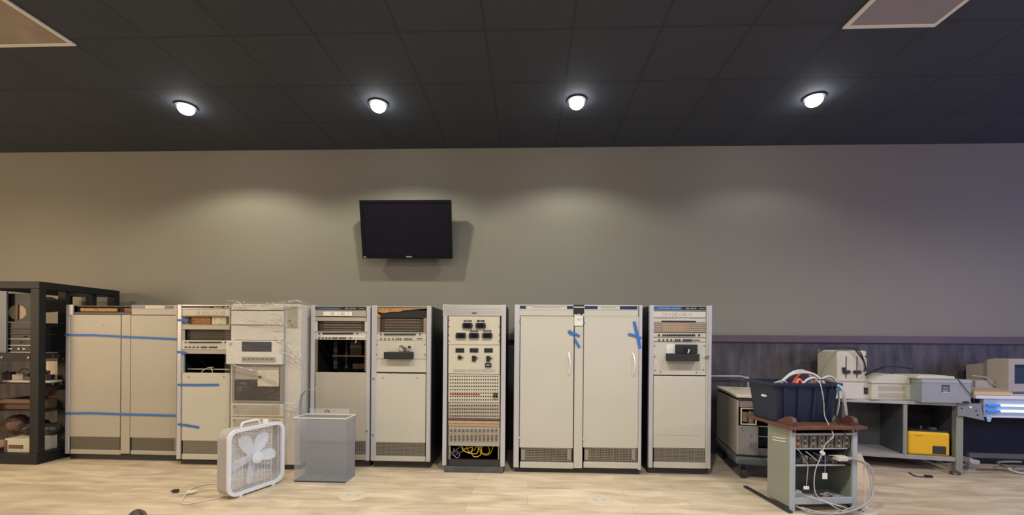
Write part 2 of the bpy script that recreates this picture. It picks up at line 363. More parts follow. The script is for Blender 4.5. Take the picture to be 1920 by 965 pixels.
mnt.box(-.1, -.06, .03, .17, -.05, .05); mnt.box(.06, .1, .03, .17, -.05, .05)
mnt.build('wall_bracket', M['softblack'], tv)

# ================================================================== CABINETS
class Face:
    """helps place things on a front plane Y; rect() gives local x0,x1,z0,z1"""
    def __init__(s, Y, x0px, x1px, ymid=730):
        s.Y = Y; s.xl = at(x0px, ymid, Y).x; s.xr = at(x1px, ymid, Y).x; s.xc = (s.xl+s.xr)/2; s.ref = (x0px+x1px)/2
        s.off = 0
    def x(s, px, py=700): return at(px, py, s.Y).x - s.xc
    def z(s, py, px=None): return at(px or s.ref, py, s.Y).z
    def rect(s, a, b, c, d):
        return s.x(a, (b+d)/2), s.x(c, (b+d)/2), s.z(d, (a+c)/2), s.z(b, (a+c)/2)
    def panel(s, mb, r, y0, y1, bev=.0):
        x0, x1, z0, z1 = s.rect(*r); mb.box(x0, x1, y0, y1, z0, z1, bev); return mb
def grille(fc, r, root, nx, nz, m=None, y=-.004, name='vent_grille'):
    x0, x1, z0, z1 = fc.rect(*r)
    b = MB(); b.box(x0, x1, .004, .008, z0, z1)
    back = b.build(name, M['dark'], root)
    g = MB(); tx = (x1-x0)/nx; tz = (z1-z0)/nz
    for i in range(nx+1): g.box(x0+i*tx-.0016, x0+i*tx+.0016, y, y+.006, z0, z1)
    for j in range(nz+1): g.box(x0, x1, y, y+.006, z0+j*tz-.002, z0+j*tz+.002)
    g.build('grille_bars', m or M['grille_bar'], back); return back
def switches(fc, root, y_px, xs, sz=.0045, m=None, yl=-.014, up=1.4):
    first = None
    for px in xs:
        loc = (fc.x(px, y_px), yl, fc.z(y_px, px))
        if first is None:
            b = MB(); b.box(-sz, sz, -.006, .008, -sz*up, sz*up, .0012); first = b.build('toggle_switch', m or M['black'], root); first.location = loc
        else: part_copy(first, root, loc)
def screws(fc, root, pts):
    first = None
    for px, py in pts:
        loc = (fc.x(px, py), -.010, fc.z(py, px))
        if first is None:
            b = MB(); b.cyl((0, -.003, 0), (0, .004, 0), .005, n=10); first = b.build('screw', mat('screw_brass', (.2,.16,.12), .4, .6), root); first.location = loc
        else: part_copy(first, root, loc)
def lerp(a, b, n): return [a+(b-a)*i/(n-1) for i in range(n)]
def body(fc, root, top_px, bot_px, depth, posts, plinth_px, sidem=None, post_m=None, plinth_in=.03, plx=None):
    """hollow body behind the front, the two front posts, the plinth"""
    x0 = fc.xl - fc.xc; x1 = fc.xr - fc.xc; zt = fc.z(top_px); zb = fc.z(bot_px)
    b = MB(); b.shell(x0+.004, x1-.004, .012, depth, zb, zt-.004, .01); b.build('cabinet_body', sidem or M['black'], root)
    for (a, c) in posts:
        b = MB(); b.box(fc.x(a), fc.x(c), -.012, .03, zb-.004, zt, .004); b.build('corner_post', post_m or M['post'], root)
    b = MB(); b.box(x0+.008, x1-.008, plinth_in, depth-.01, 0, zb, .003); b.build('plinth', M['plinth'], root)
    return x0, x1, zb, zt
def door(fc, root, r, name='door', m=None, y=-.008, bev=.004):
    mb = MB(); fc.panel(mb, r, y, .010, bev); return mb.build(name, m or M['beige'], root)
def flat(fc, root, r, name, m, y0=-.004, y1=.008, bev=0):
    mb = MB(); fc.panel(mb, r, y0, y1, bev); return mb.build(name, m, root)
def name_strip(fc, root, r, split, blue, txt=True):
    x0, x1, z0, z1 = fc.rect(*r); xs = x0 + (x1-x0)*split
    p = flat(fc, root, (r[0]-1, r[1]-1.5, r[2]+1, r[3]+1.5), 'name_plate', M['alu'], -.006, .01, .001)
    MB().box(x0, xs, -.009, -.005, z0, z1).build('blue_band', blue, p)
    MB().box(xs, x1, -.009, -.005, z0, z1).build('black_band', M['black'], p)
    h = z1-z0; zc = (z0+z1)/2
    text_mesh('maker_lettering', 'SYSTEMS ENGINEERING LABORATORIES', M['offwhite'] if blue is M['blue_strip'] else M['grey_wire'], p, (x0+(xs-x0)*.53, -.0095, zc-h*.08), h*.42, (xs-x0)*.80)
    text_mesh('model_lettering', 'SEL 810A', M['offwhite'], p, (xs+(x1-xs)*.38, -.0095, zc-h*.08), h*.55, (x1-xs)*.44)
    MB().box(xs+(x1-xs)*.72, xs+(x1-xs)*.94, -.0096, -.009, zc-h*.16, zc+h*.02).build('small_print_line', M['grey_wire'], p)
def label_row(fc, root, r, n, m=None):
    x0, x1, z0, z1 = fc.rect(*r); w = (x1-x0)/n; first = None; rr = random.Random(int(r[0]))
    for i in range(n):
        b = MB(); b.box(-w*.46, w*.46, -.002, .002, -(z1-z0)/2, (z1-z0)/2)
        p = b.build('paper_label', m or M['white'], root); p.location = (x0+w*(i+.5), -.009, (z0+z1)/2)
        if rr.random() < .6:
            MB().box(-w*.1+rr.uniform(-.2,.2)*w, w*.05+rr.uniform(-.1,.3)*w, -.0028, -.002, -(z1-z0)*.3, (z1-z0)*.3).build('pencil_mark', mat('pencil_grey', (.42,.4,.36), .7), p)
def pins(fc, root, r, nx, nz, name='circuit_rack', m=None, y=.02):
    x0, x1, z0, z1 = fc.rect(*r)
    p = MB().box(x0, x1, y+.01, y+.10, z0, z1).build(name, M['brownboard'], root)
    g = MB()
    for j in range(nz):
        zz = z0+(z1-z0)*(j+.6)/nz
        for i in range(nx):
            xx = x0+(x1-x0)*(.12+.76*i/(nx-1)); g.box(xx-.0045, xx+.0045, y+.002, y+.010, zz-.0025, zz+.0025)
    g = g.build('contact_pins', m or M['pin'], p); g['kind'] = 'stuff'; return p
def shelf_line(fc, root, y_px, x0, x1, m=None):
    return flat(fc, root, (x0, y_px-.8, x1, y_px+.8), 'trim_strip', m or M['alu'], -.014, .0)
def tape(name, pts, w, Y, label, group=None, th=.0012):
    """a strip of tape stuck over a front at depth Y"""
    P = [at(px, py, Y) for px, py in pts]; b = MB()
    up = []
    for i, p in enumerate(P):
        d = (P[min(i+1,len(P)-1)]-P[max(i-1,0)]).normalized(); nrm = Vector((-d.z, 0, d.x)); up.append((p+nrm*w/2, p-nrm*w/2))
    vf = [[b.bm.verts.new((q.x, q.y-th, q.z)) for q in u] for u in up]; vb = [[b.bm.verts.new((q.x, q.y, q.z)) for q in u] for u in up]
    for i in range(len(P)-1):
        b.bm.faces.new([vf[i][0], vf[i+1][0], vf[i+1][1], vf[i][1]]); b.bm.faces.new([vb[i][0], vb[i][1], vb[i+1][1], vb[i+1][0]])
        b.bm.faces.new([vf[i][0], vb[i][0], vb[i+1][0], vf[i+1][0]]); b.bm.faces.new([vf[i][1], vf[i+1][1], vb[i+1][1], vb[i][1]])
    b.bm.faces.new([vf[0][0], vf[0][1], vb[0][1], vb[0][0]]); b.bm.faces.new([vf[-1][0], vb[-1][0], vb[-1][1], vf[-1][1]])
    return tag(b.build(name, M['blue'], None), label, 'tape', group)
def root_of(fc, name, label, cat='cabinet', group=None): return empty(name, (fc.xc, fc.Y, 0), 0, label, cat, group)

# ---- A: two-door taped cabinet at the left
fa = Face(-.74, 125, 333)
A = root_of(fa, 'computer_cabinet', 'wide two-door beige cabinet with two long blue tapes, beside the black rack', group='old computer cabinets along the wall')
body(fa, A, 572, 851, .50, [(125, 132.5)], 862)
flat(fa, A, (228, 590, 245, 850), 'centre_post', M['beige_warm'], -.006, .02, .003)
flat(fa, A, (328, 590, 333, 851), 'corner_post', M['beige_warm'], -.003, .02, .001)
for r, v in (((133, 590, 227, 851), (134, 819, 224, 842)), ((246, 591, 332.5, 852), (248, 821, 331, 844))):
    z_cut = v[1]
    door(fa, A, (r[0], r[1], r[2], v[1]-.6), 'door', M['beige_warm']); door(fa, A, (r[0], v[3]+.6, r[2], r[3]), 'kick_panel', M['beige_warm'])
    grille(fa, v, A, 44, 12, mat('grille_taupe', (.24,.21,.17), .5))
for g_ in ((226.9, 591, 228.1, 851), (245, 591, 246.2, 851), (132.4, 591, 133.4, 851)): flat(fa, A, g_, 'shadow_gap', M['dark'], -.004, .011)
flat(fa, A, (228, 589.4, 245, 590.6), 'trim_strip', M['dark'])
flat(fa, A, (248, 572, 333, 590), 'header_panel', M['beige_warm'], -.006, .01, .002)
for r in ((248, 572.5, 272, 578), (311, 573, 326, 578.5)): flat(fa, A, r, 'dark_name_band', M['navy'], -.009, -.004)
flat(fa, A, (273, 573, 310, 578), 'faded_label', M['beige'], -.008, -.004)
flat(fa, A, (131, 571, 139, 590), 'corner_cap', M['post'], -.014, .0, .002)
flat(fa, A, (139, 573, 248, 590), 'header_opening', M['dark'], .03, .04)
flat(fa, A, (148, 577.5, 217, 583.5), 'foam_strip', M['orange'], .012, .028, .002)
flat(fa, A, (231, 577, 247, 584.5), 'foam_strip', mat('rust_foam', (.30,.14,.07), .8, noise=.4, nscale=40), .012, .028, .002)
flat(fa, A, (139, 585, 248, 589.5), 'opening_sill', M['black'], -.004, .02)
MB().cyl((fa.x(195), -.0085, fa.z(609,195)), (fa.x(195), -.006, fa.z(609,195)), .006, n=10).build('door_spot', mat('brown_spot', (.2,.14,.1), .6), A)
tape('blue_tape', [(122,627.5),(175,628),(240,631.5),(331,635.5)], .021, -.754, 'upper long blue tape strip across the two-door cabinet by the black rack', 'blue tapes on the cabinets')
tape('blue_tape', [(122,775),(165,774),(220,776),(332,779)], .021, -.754, 'lower long blue tape strip across the two-door cabinet by the black rack', 'blue tapes on the cabinets')

# ---- B: narrow cabinet with open bays, short tapes
fb = Face(-.84, 333.5, 431)
B = root_of(fb, 'computer_cabinet', 'narrow beige cabinet with orange packet on its top shelf and short blue tapes', group='old computer cabinets along the wall')
body(fb, B, 571, 860, .5, [(333.5, 341)], 873)
name_strip(fb, B, (342.5, 573, 430, 578), .63, mat('dull_navy_band', (.012,.02,.035), .4))
flat(fb, B, (341, 580, 431, 591.5), 'header_panel', M['cream'], -.004, .01, .001)
label_row(fb, B, (367, 582, 421, 590), 6, M['cream'])
x0,x1,z0,z1 = fb.rect(341, 592, 431, 609)
MB().shell(x0, x1, -.004, .16, z0, z1, .004).build('open_shelf', M['cream'], B)
flat(fb, B, (341, 609.5, 431, 617.5), 'filler_panel', M['beige_warm'], -.006, .01, .001)
pins(fb, B, (346, 618, 431, 637), 22, 3, m=mat('dull_pin', (.12,.10,.08), .5))
flat(fb, B, (338, 618, 346, 637), 'side_bracket', M['beige_warm'], .0, .01)
flat(fb, B, (338, 637.5, 431, 655), 'switch_panel', M['beige'], -.006, .01, .001)
switches(fb, B, 641.5, [350]+lerp(357,415,18)+[424]); switches(fb, B, 650.5, [350,357.5,365,372.5,380,384,388,395,399,403,407])
flat(fb, B, (338, 655.5, 431, 663), 'filler_panel', M['beige_warm'], -.004, .01, .001)
flat(fb, B, (338, 663, 344, 697.5), 'side_bracket', M['post'], -.0, .02)
flat(fb, B, (344, 691.5, 431, 693.5), 'cross_rail', M['grey_wire'], .05, .06)
door(fb, B, (342, 698.5, 431, 826), 'lower_door'); screws(fb, B, [(355, 706), (421, 705.5)])
flat(fb, B, (341, 698, 342.2, 861), 'shadow_gap', M['dark'], -.002, .011)
grille(fb, (344, 827, 431, 850), B, 34, 10); door(fb, B, (342, 851, 431, 861), 'kick_panel')
for k, pp in enumerate(([(378,697.5),(384,692),(392,689),(400,688)], [(395,688),(397,692),(398.5,697.5)])):
    w = MB(); w.tube([tuple(at(px, py, -.80)) for px, py in pp], .004)
    tag(w.build('loose_wire', mat('cream_wire', (.7,.6,.36), .5)), ['long curved cream wire in the dark bay of the orange-bag cabinet', 'short upright cream wire in the dark bay of the orange-bag cabinet'][k], 'wire', 'loose wires in the dark bay')
p0 = at(360, 593.5, -.80); p1 = at(397, 608.4, -.80)
g = MB(); g.box(p0.x, p1.x, -.815, -.74, p1.z, p0.z, .012); tag(g.build('orange_bag', mat('orange_brown_bag', (.42,.17,.06), .6, noise=.4, nscale=35)), 'orange-brown packet lying in the open shelf of the narrow cabinet', 'packet')
p0 = at(399, 594, -.80); p1 = at(426, 608.3, -.80)
g = MB(); g.box(p0.x, p1.x, -.815, -.76, p1.z, p0.z, .006); tag(g.build('plastic_bag', mat('crumpled_clear_bag', (.68,.60,.45), .15, noise=.3, nscale=40, bump=1, bscale=50)), 'shiny crumpled clear bag right of the orange-brown packet', 'bag')
for i, (q, lb) in enumerate((([(333,600),(353,599.5)], 'beside the orange packet, topmost short blue tape on the narrow cabinet'), ([(332,659.5),(341,660),(349,662)], 'short frayed blue tape beside the dark bay'), ([(333,721),(370,721.5),(410,721)], 'mid-length blue tape across the lower door under the dark bay'), ([(333,795),(350,797),(373,801)], 'short slanting blue tape low on the narrow cabinet door'))):
    tape('blue_tape', q, .021, -.854, lb, 'blue tapes on the cabinets')

# ---- C: wrapped tower
fc_ = Face(-.93, 430.5, 562)
Cc = root_of(fc_, 'drive_cabinet', 'tall pale tape drive cabinet wrapped in clear stretch film, behind the box fan', group=None)
x0 = fc_.xl-fc_.xc; x1 = fc_.xr-fc_.xc; zt = fc_.z(570); zb = fc_.z(871)
MB().box(x0, x1, .012, .50, zb, zt, .006).build('cabinet_body', M['tapegrey'], Cc)
MB().box(x0+.02, x1-.02, .03, .48, .0, zb+.002).build('plinth', M['plinth'], Cc)
flat(fc_, Cc, (434, 571, 532, 581), 'top_panel', M['tapegrey'], -.004, .014, .002)
flat(fc_, Cc, (434, 583, 532, 608.5), 'drive_blank', M['tapegrey'], -.006, .014, .003)
flat(fc_, Cc, (434, 610, 532, 637), 'drive_blank', M['tapegrey'], -.006, .014, .003)
flat(fc_, Cc, (435, 581, 531, 583), 'shadow_gap', M['dark'], .0, .013); flat(fc_, Cc, (435, 608.5, 490, 610), 'shadow_gap', M['dark'], .0, .013)
dr = flat(fc_, Cc, (428.5, 638.5, 532, 682.5), 'tape_drive', mat('drive_face', (.66,.64,.60), .45), -.035, .014, .006)
for r, nm, m in (((434.5, 642, 439.5, 647.5), 'maker_badge', M['grey_wire']), ((458.5, 640, 513.5, 658.5), 'tape_window', mat('smoked_window', (.05,.05,.06), .25)), ((458, 668.5, 521, 678.5), 'button_strip', mat('strip_taupe', (.36,.33,.29), .5))):
    flat(fc_, dr, r, nm, m, -.038, -.030)
for i in range(7):
    p = flat(fc_, dr, (461+8.4*i, 671, 466+8.4*i, 674), 'push_button', mat('button_grey', (.18,.165,.15), .5) if i == 0 else bpy.data.materials['button_grey'], -.041, -.036)
bay = MB(); X0, X1, Z0, Z1 = fc_.rect(436, 684, 532, 753.5); bay.ring([(X1,Z1),(X0,Z1),(X0,Z0),(X1,Z0)], [(X1-.03,Z1-.015),(X0+.022,Z1-.015),(X0+.022,Z0+.015),(X1-.03,Z0+.015)], -.008, .013)
bay.build('open_bay_frame', mat('bay_frame_grey', (.26,.24,.22), .5), Cc)
flat(fc_, Cc, (441, 687, 524, 711), 'bay_upper_plate', mat('bay_plate', (.36,.33,.30), .4), -.004, .012)
flat(fc_, Cc, (441, 711, 526, 750), 'bay_lower_plate', mat('bay_dark_brown', (.055,.045,.04), .3), -.004, .012)
flat(fc_, Cc, (485, 693, 524, 724), 'drive_mechanism', M['cream'], -.018, .0, .004)
MB().cyl((fc_.x(490), -.03, fc_.z(706,490)), (fc_.x(490), -.01, fc_.z(706,490)), .012).build('drive_hub', M['black'], Cc)
for k, (a, b) in enumerate(((756, 780), (782, 808), (810, 838), (840, 868))):
    pnl = flat(fc_, Cc, (433, a, 532, b), 'slotted_panel', M['vintage'], -.006, .013, .002)
    g = MB()
    X0, X1, Z0, Z1 = fc_.rect(438, a+3, 510, b-3)
    for j in range(9): zz = Z0+(Z1-Z0)*(j+.5)/9; g.box(X0, X1, -.0085, -.004, zz-.0016, zz+.0016)
    g.build('slots', mat('slot_shade', (.30,.26,.21), .6) if k == 0 else bpy.data.materials['slot_shade'], pnl)
    flat(fc_, pnl, (511, a+3, 524, b-3), 'control_plate', mat('plate_taupe', (.38,.32,.25), .5) if k == 0 else bpy.data.materials['plate_taupe'], -.010, -.005)
    flat(fc_, pnl, (438, a+3, 442, a+7), 'maker_badge', bpy.data.materials['slot_shade'], -.0105, -.005)
flat(fc_, Cc, (532.3, 572, 533.6, 868), 'shadow_gap', M['grey_wire'], .004, .013)
pl_ = flat(fc_, Cc, (538, 574, 557, 614), 'control_plate', mat('plate_grey', (.36,.33,.28), .4, noise=.15), .004, .013, .001)
for (a, b, c, d) in ((542,600,544,604),(546,609,548,611)): flat(fc_, pl_, (a,b,c,d), 'plate_button', M['dark'], .0, .005)
# stretch film round the tower
def wrapmesh():
    b = MB(); nx, nz = 26, 46; rr = random.Random(3)
    import mathutils
    def disp(p, s=9, a=.008): return mathutils.noise.noise(p*s)*a + mathutils.noise.noise(p*s*3.1)*a*.5
    def sheet(f, nu, nv):
        g = [[b.bm.verts.new(f(i/nu, j/nv)) for i in range(nu+1)] for j in range(nv+1)]
        for j in range(nv):
            for i in range(nu): b.bm.faces.new([g[j][i], g[j][i+1], g[j+1][i+1], g[j+1][i]])
    zf = fc_.z(792)
    sheet(lambda u, v: Vector((x0-.012+(x1-x0+.024)*u, -.050 + disp(Vector((u*3, 0, v*6))), zf+(zt+.004-zf)*v)), nx, nz)
    zs = fc_.z(860)
    sheet(lambda u, v: Vector((x1+.014 + disp(Vector((7, u*2, v*6)), 7, .010), -.05+.5*u, zs+(zt-zs)*v)), 14, nz)
    def top(u, v):
        p = Vector((u*4, v*3, 2)); e = max(0, 1-abs(u-.86)*5); e2 = max(0, 1-abs(u-.07)*9)
        return Vector((x0-.012+(x1-x0+.024)*u, -.05+.5*v, zt+.004 + abs(disp(p, 8, .035)) + (.035*e+.03*e2)*(1-v)*sin(min(1, v*8+.25)*pi/2)))
    sheet(top, 36, 16)
    return b.build('stretch_film', M['wrap'], Cc, True)
wrapmesh()
for pts, r in (([(432,573),(446,565.5),(458,571),(500,571),(540,566),(556,561.5),(566,568)], .008), ([(437,685),(462,692),(484,697),(505,706),(522,714)], .006), ([(513,632),(530,641),(548,652),(565,668)], .009), ([(523,652),(540,665),(560,679)], .006), ([(505,598),(520,604),(532,612)], .006), ([(465,602),(490,604),(512,611),(530,610)], .005), ([(532,755),(550,757),(562,760)], .004), ([(508,589),(520,591),(530,594)], .005), ([(545,768),(552,775),(556,785)], .003)):
    b = MB(); rr = random.Random(int(pts[0][0]))
    b.tube([tuple(at(px+rr.uniform(-1,1), py+rr.uniform(-1,1), -.992) - Vector((fc_.xc, fc_.Y, 0))) for px, py in pts], r, 5, sub=5, flat=.35)
    for v in b.bm.verts: v.co += Vector((rr.uniform(-1,1), rr.uniform(-1,1), rr.uniform(-1,1)))*.0035
    b.build('film_fold', M['wrapfold'], Cc)

rr = random.Random(44); b = MB()
for (cx_, cy_, sx_, sy_, n_) in ((512, 600, 22, 10, 22), (470, 603, 20, 6, 9), (548, 666, 14, 12, 14), (548, 764, 9, 12, 10), (497, 707, 18, 12, 12), (515, 572, 45, 5, 16), (447, 571, 12, 4, 6), (518, 632, 12, 8, 8), (440, 632, 8, 6, 4)):
    for k in range(n_):
        px, py = cx_+rr.gauss(0, .55)*sx_, cy_+rr.gauss(0, .55)*sy_
        p = at(px, py, -.990) - Vector((fc_.xc, fc_.Y, 0)); a = rr.uniform(-.6, .6) - .35; l_ = rr.uniform(.006, .022)
        d = Vector((cos(a)*l_, rr.uniform(-.004, .004), sin(a)*l_)); b.tube([p-d, p+Vector((0, -.003, rr.uniform(-.003, .003))), p+d], rr.uniform(.0012, .0028), 4, smooth=False, flat=.5)
o = b.build('crinkle_glints', mat('glint_film', (.95, .94, .88), .15, spec=1.0), Cc); o['kind'] = 'stuff'  # sparkle on the crinkled film painted as bright flecks

# ---- D: open cabinet behind the bin
fd = Face(-.80, 583, 694)
D = root_of(fd, 'computer_cabinet', 'beige cabinet with a large dark open bay, standing behind the grey mesh bin', group='old computer cabinets along the wall')
body(fd, D, 573, 861, .55, [(583, 590.5), (687.5, 694)], 874)
name_strip(fd, D, (592, 575, 687, 580.5), .51, mat('slate_blue_band', (.02,.055,.12), .4))
flat(fd, D, (591, 582.5, 687, 593), 'header_panel', M['beige_warm'], -.004, .01, .001)
label_row(fd, D, (607, 584, 661, 592), 8)
flat(fd, D, (591, 594.5, 687, 601.5), 'filler_panel', M['beige_warm'], -.006, .01, .001)
pins(fd, D, (595, 602, 685, 621), 24, 4)
for r in ((591, 602, 595, 621), (684, 602, 688, 621)): flat(fd, D, r, 'side_bracket', M['cream'], 0, .012)
flat(fd, D, (591, 621.5, 687.5, 636.5), 'switch_panel', M['beige'], -.006, .01, .001)
shelf_line(fd, D, 621.5, 591, 687.5)
switches(fd, D, 625, [600]+lerp(607,662,20)+[671]); switches(fd, D, 633.5, [600,606.5,613,619,625,628.5,632,638,641.5,645,648.5,658])
flat(fd, D, (603, 628.5, 684, 631.5), 'label_strip', M['white'], -.009, -.005)
flat(fd, D, (591, 637, 595, 696), 'side_bracket', mat('punched_rail', (.30,.25,.19), .5, noise=.8, nscale=90), 0, .012); flat(fd, D, (684, 637, 688, 696), 'side_bracket', bpy.data.materials['punched_rail'], 0, .012)
flat(fd, D, (612, 667, 682, 669), 'cross_rail', mat('bronze_rail', (.16,.10,.06), .4), .12, .13)
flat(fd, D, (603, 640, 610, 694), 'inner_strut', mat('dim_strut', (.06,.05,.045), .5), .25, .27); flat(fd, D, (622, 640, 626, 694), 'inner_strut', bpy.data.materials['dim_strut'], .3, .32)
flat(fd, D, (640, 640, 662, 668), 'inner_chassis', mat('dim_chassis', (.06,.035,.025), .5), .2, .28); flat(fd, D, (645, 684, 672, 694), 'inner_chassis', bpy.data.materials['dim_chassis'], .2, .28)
door(fd, D, (591.5, 697.5, 687, 826), 'lower_door', M['beige_warm']); grille(fd, (593, 827, 685.5, 850), D, 28, 9)
door(fd, D, (591.5, 851, 687, 861), 'kick_panel', M['beige_warm'])
MB().box(fd.x(688.5), fd.x(692), -.020, -.010, fd.z(807), fd.z(804)).build('latch', M['chrome'], D)
w = MB(); w.tube([tuple(at(px, py, -.822)) for px, py in ((666,630),(667.5,634),(668,638),(666,643))], .0035); tag(w.build('loose_wire', M['white_wire']), 'short white wire hanging into the large dark bay of the cabinet behind the bin', 'wire')

# ---- E: cabinet with torn foam at the top and tape reader
fe = Face(-.80, 697, 808)
E_ = root_of(fe, 'computer_cabinet', 'beige cabinet with torn orange foam at its open top and a black tape holder', group='old computer cabinets along the wall')
body(fe, E_, 573, 863, .55, [(697, 706.5), (800, 808)], 876)
flat(fe, E_, (706.5, 573.5, 800, 576), 'top_rail', M['alu'], .0, .012)
b = MB(); xs = [fe.x(707), fe.x(799)]; rr = random.Random(5); top = fe.z(577)
pts = [(xs[0], top), (xs[1], top)]; n = 16
low = [585,586,587,585.5,584.5,584,584,583,582,581,580,579.5,579,578.5,578.3,578]
for i in range(n): pts.append((xs[1]+(xs[0]-xs[1])*i/(n-1), fe.z(low[n-1-i]+rr.uniform(-.4,.4))))
b.prism(pts, .004, .02); b.build('torn_foam', M['orange'], E_)
flat(fe, E_, (711, 581, 799, 595.5), 'blanking_bar', M['softblack'], .018, .035, .003)
b = MB(); q = [(fe.x(707), fe.z(587)), (fe.x(713), fe.z(594)), (fe.x(707), fe.z(595))]; b.prism(q, .004, .03); b.build('torn_foam', M['orange'], E_)
pins(fe, E_, (712, 596.5, 794, 622.5), 20, 5, m=mat('copper_pin', (.46,.30,.20), .4))
for r in ((707, 595, 712, 622.5), (794, 596, 799.5, 622.5)): flat(fe, E_, r, 'side_bracket', mat('brown_bracket', (.28,.20,.12), .5) if r[0] == 707 else bpy.data.materials['brown_bracket'], .005, .02)
flat(fe, E_, (705, 623, 799, 638), 'switch_panel', M['beige'], -.006, .01, .001)
shelf_line(fe, E_, 623.2, 705, 799)
switches(fe, E_, 626.8, [715]+lerp(722,779,22)+[788]); switches(fe, E_, 635, [715,722.5,730,737.5,744,748,752,760,764,768,772])
flat(fe, E_, (782, 634, 793, 635.5), 'label_strip', M['dark'], -.009, -.005)
flat(fe, E_, (705, 638.5, 799, 672.3), 'reader_panel', M['beige'], -.004, .01, .001)
flat(fe, E_, (705, 673, 799, 697), 'filler_panel', M['beige'], -.004, .01, .001)
screws(fe, E_, [(707,645),(707,664),(797,645),(797,664)])
sh = flat(fe, E_, (725, 659.5, 776, 671.5), 'tape_holder', M['softblack'], -.085, -.002, .004)
flat(fe, E_, (728, 643, 777, 659), 'reader_plate', M['cream'], -.010, -.003)
rr = random.Random(9); b = MB()
for i in range(9):
    px = 752+rr.uniform(0,18); py = 646+rr.uniform(0,12); c = Vector((fe.x(px), -.02, fe.z(py))); b.cyl(c, c+Vector((rr.uniform(-.01,.01), -.035, rr.uniform(-.01,.01))), .006+rr.uniform(0,.006), n=10)
b.tube([(fe.x(752), -.05, fe.z(649)), (fe.x(757), -.05, fe.z(658))], .004, smooth=False); b.tube([(fe.x(750), -.05, fe.z(658)), (fe.x(755), -.05, fe.z(656))], .004, smooth=False)
b.build('reader_mechanism', M['chrome'], E_)
for i in range(2):
    x_ = [769, 761][i]; b = MB(); c = Vector((fe.x(x_), 0, fe.z(650+i*4, x_))); b.cyl(c+Vector((0,-.05,0)), c+Vector((0,-.01,0)), .010); b.build('guide_roller', M['black'], E_)
flat(fe, E_, (704, 697.8, 799, 699.3), 'shadow_gap', M['dark'], -.001, .010)
door(fe, E_, (703.5, 700, 798, 829), 'lower_door'); screws(fe, E_, [(718.5,708),(783,708)])
grille(fe, (705, 830, 796.5, 853.5), E_, 34, 9); door(fe, E_, (703.5, 854.5, 797.5, 864), 'kick_panel')
for py in (709, 814): MB().box(fe.x(699.5), fe.x(703.5), -.020, -.010, fe.z(py+2), fe.z(py-1)).build('hinge_pin', M['chrome'], E_)

# ---- F: patch cabinet
ff = Face(-.88, 831, 948)
Fc = root_of(ff, 'patch_cabinet', 'narrow cabinet with five black meters, rows of jack holes and yellow cables at its bottom', group='old computer cabinets along the wall')
body(ff, Fc, 571, 872, .55, [(831, 838.5), (939.5, 948)], 886)
b = MB(); X0, X1, Z0, Z1 = ff.rect(831, 571.5, 948, 592)
b.box(X0, X1, -.014, .02, Z0, Z1, .003)
hd = b.build('header_panel', M['alu'], Fc)
for k in (.35, .62): MB().box(X0+.04, X1-.04, -.016, -.012, Z0+(Z1-Z0)*k, Z0+(Z1-Z0)*k+.004).build('groove', M['grey_wire'], hd)
MB().box(ff.x(884), ff.x(893), -.017, -.012, ff.z(587.8), ff.z(586)).build('header_slot', M['black'], hd)
flat(ff, Fc, (838.5, 592, 841, 872), 'inner_rail', M['dark'], .0, .02); flat(ff, Fc, (937, 592, 939.5, 872), 'inner_rail', M['dark'], .0, .02)
flat(ff, Fc, (841, 592.5, 937, 645.8), 'meter_panel', M['cream'], -.004, .012, .001)
for (cx, cy, lab) in ((877, 610.5, 'REMOTE'), (901.5, 610.5, 'SET'), (864.5, 629, None), (889, 629, 'MINUTES'), (913.8, 629, 'SECONDS')):
    c = Vector((ff.x(cx, cy), 0, ff.z(cy, cx))); w = .048; h = .027
    pts = [(c.x-w*.82, c.z+h), (c.x+w*.82, c.z+h), (c.x+w*.95, c.z+h*.5), (c.x+w, c.z), (c.x+w*.95, c.z-h*.5), (c.x+w*.82, c.z-h), (c.x-w*.82, c.z-h), (c.x-w*.95, c.z-h*.5), (c.x-w, c.z), (c.x-w*.95, c.z+h*.5)]
    b = MB(); b.prism(pts, -.022, -.003); mt = b.build('panel_meter', M['black'], Fc)
    MB().box(c.x-w*.84, c.x+w*.84, -.024, -.004, c.z-h*1.12, c.z-h*1.0).box(c.x-w*.84, c.x+w*.84, -.024, -.004, c.z+h*1.0, c.z+h*1.12).build('meter_rim', M['alu'], mt)
    MB().box(c.x-w*.55, c.x+w*.55, -.0235, -.0215, c.z-h*.6, c.z+h*.6).build('meter_window', M['gloss_black'], mt)
    if lab:
        MB().box(c.x-.035, c.x+.035, -.008, -.003, c.z+.036, c.z+.052).build('name_tag', M['black'], mt)
        text_mesh('tag_lettering', lab, M['offwhite'], mt, (c.x, -.0085, c.z+.044), .012, .05 if len(lab) > 3 else .026)
screws(ff, Fc, [(842,600),(842,612),(842,627.5),(842,639),(936,612),(936,627.5),(936,639)])
flat(ff, Fc, (841, 646.5, 937, 700.5), 'control_panel', M['cream'], -.004, .012, .001)
for cx in (862.5, 889, 916): flat(ff, Fc, (cx-8, 652.5, cx+8, 660.5), 'display_window', M['black'], -.010, -.003, .001)
for (x0_, y0_, x1_, y1_) in ((859, 666, 865, 673), (885.5, 666.5, 892.5, 677), (912, 667, 919, 677), (910, 680, 921.5, 688)):
    kk = flat(ff, Fc, (x0_, y0_, x1_, y1_), 'rotary_selector', M['black'], -.020, -.003, .002)
    if y0_ < 680: flat(ff, kk, (x1_-1, y0_+3, x1_+4, y0_+4.6), 'pointer', M['black'], -.022, -.012)
text_mesh('counter_digits', '0047', M['offwhite'], Fc, (ff.x(915.7), -.0205, ff.z(684,915)), .018, .036)
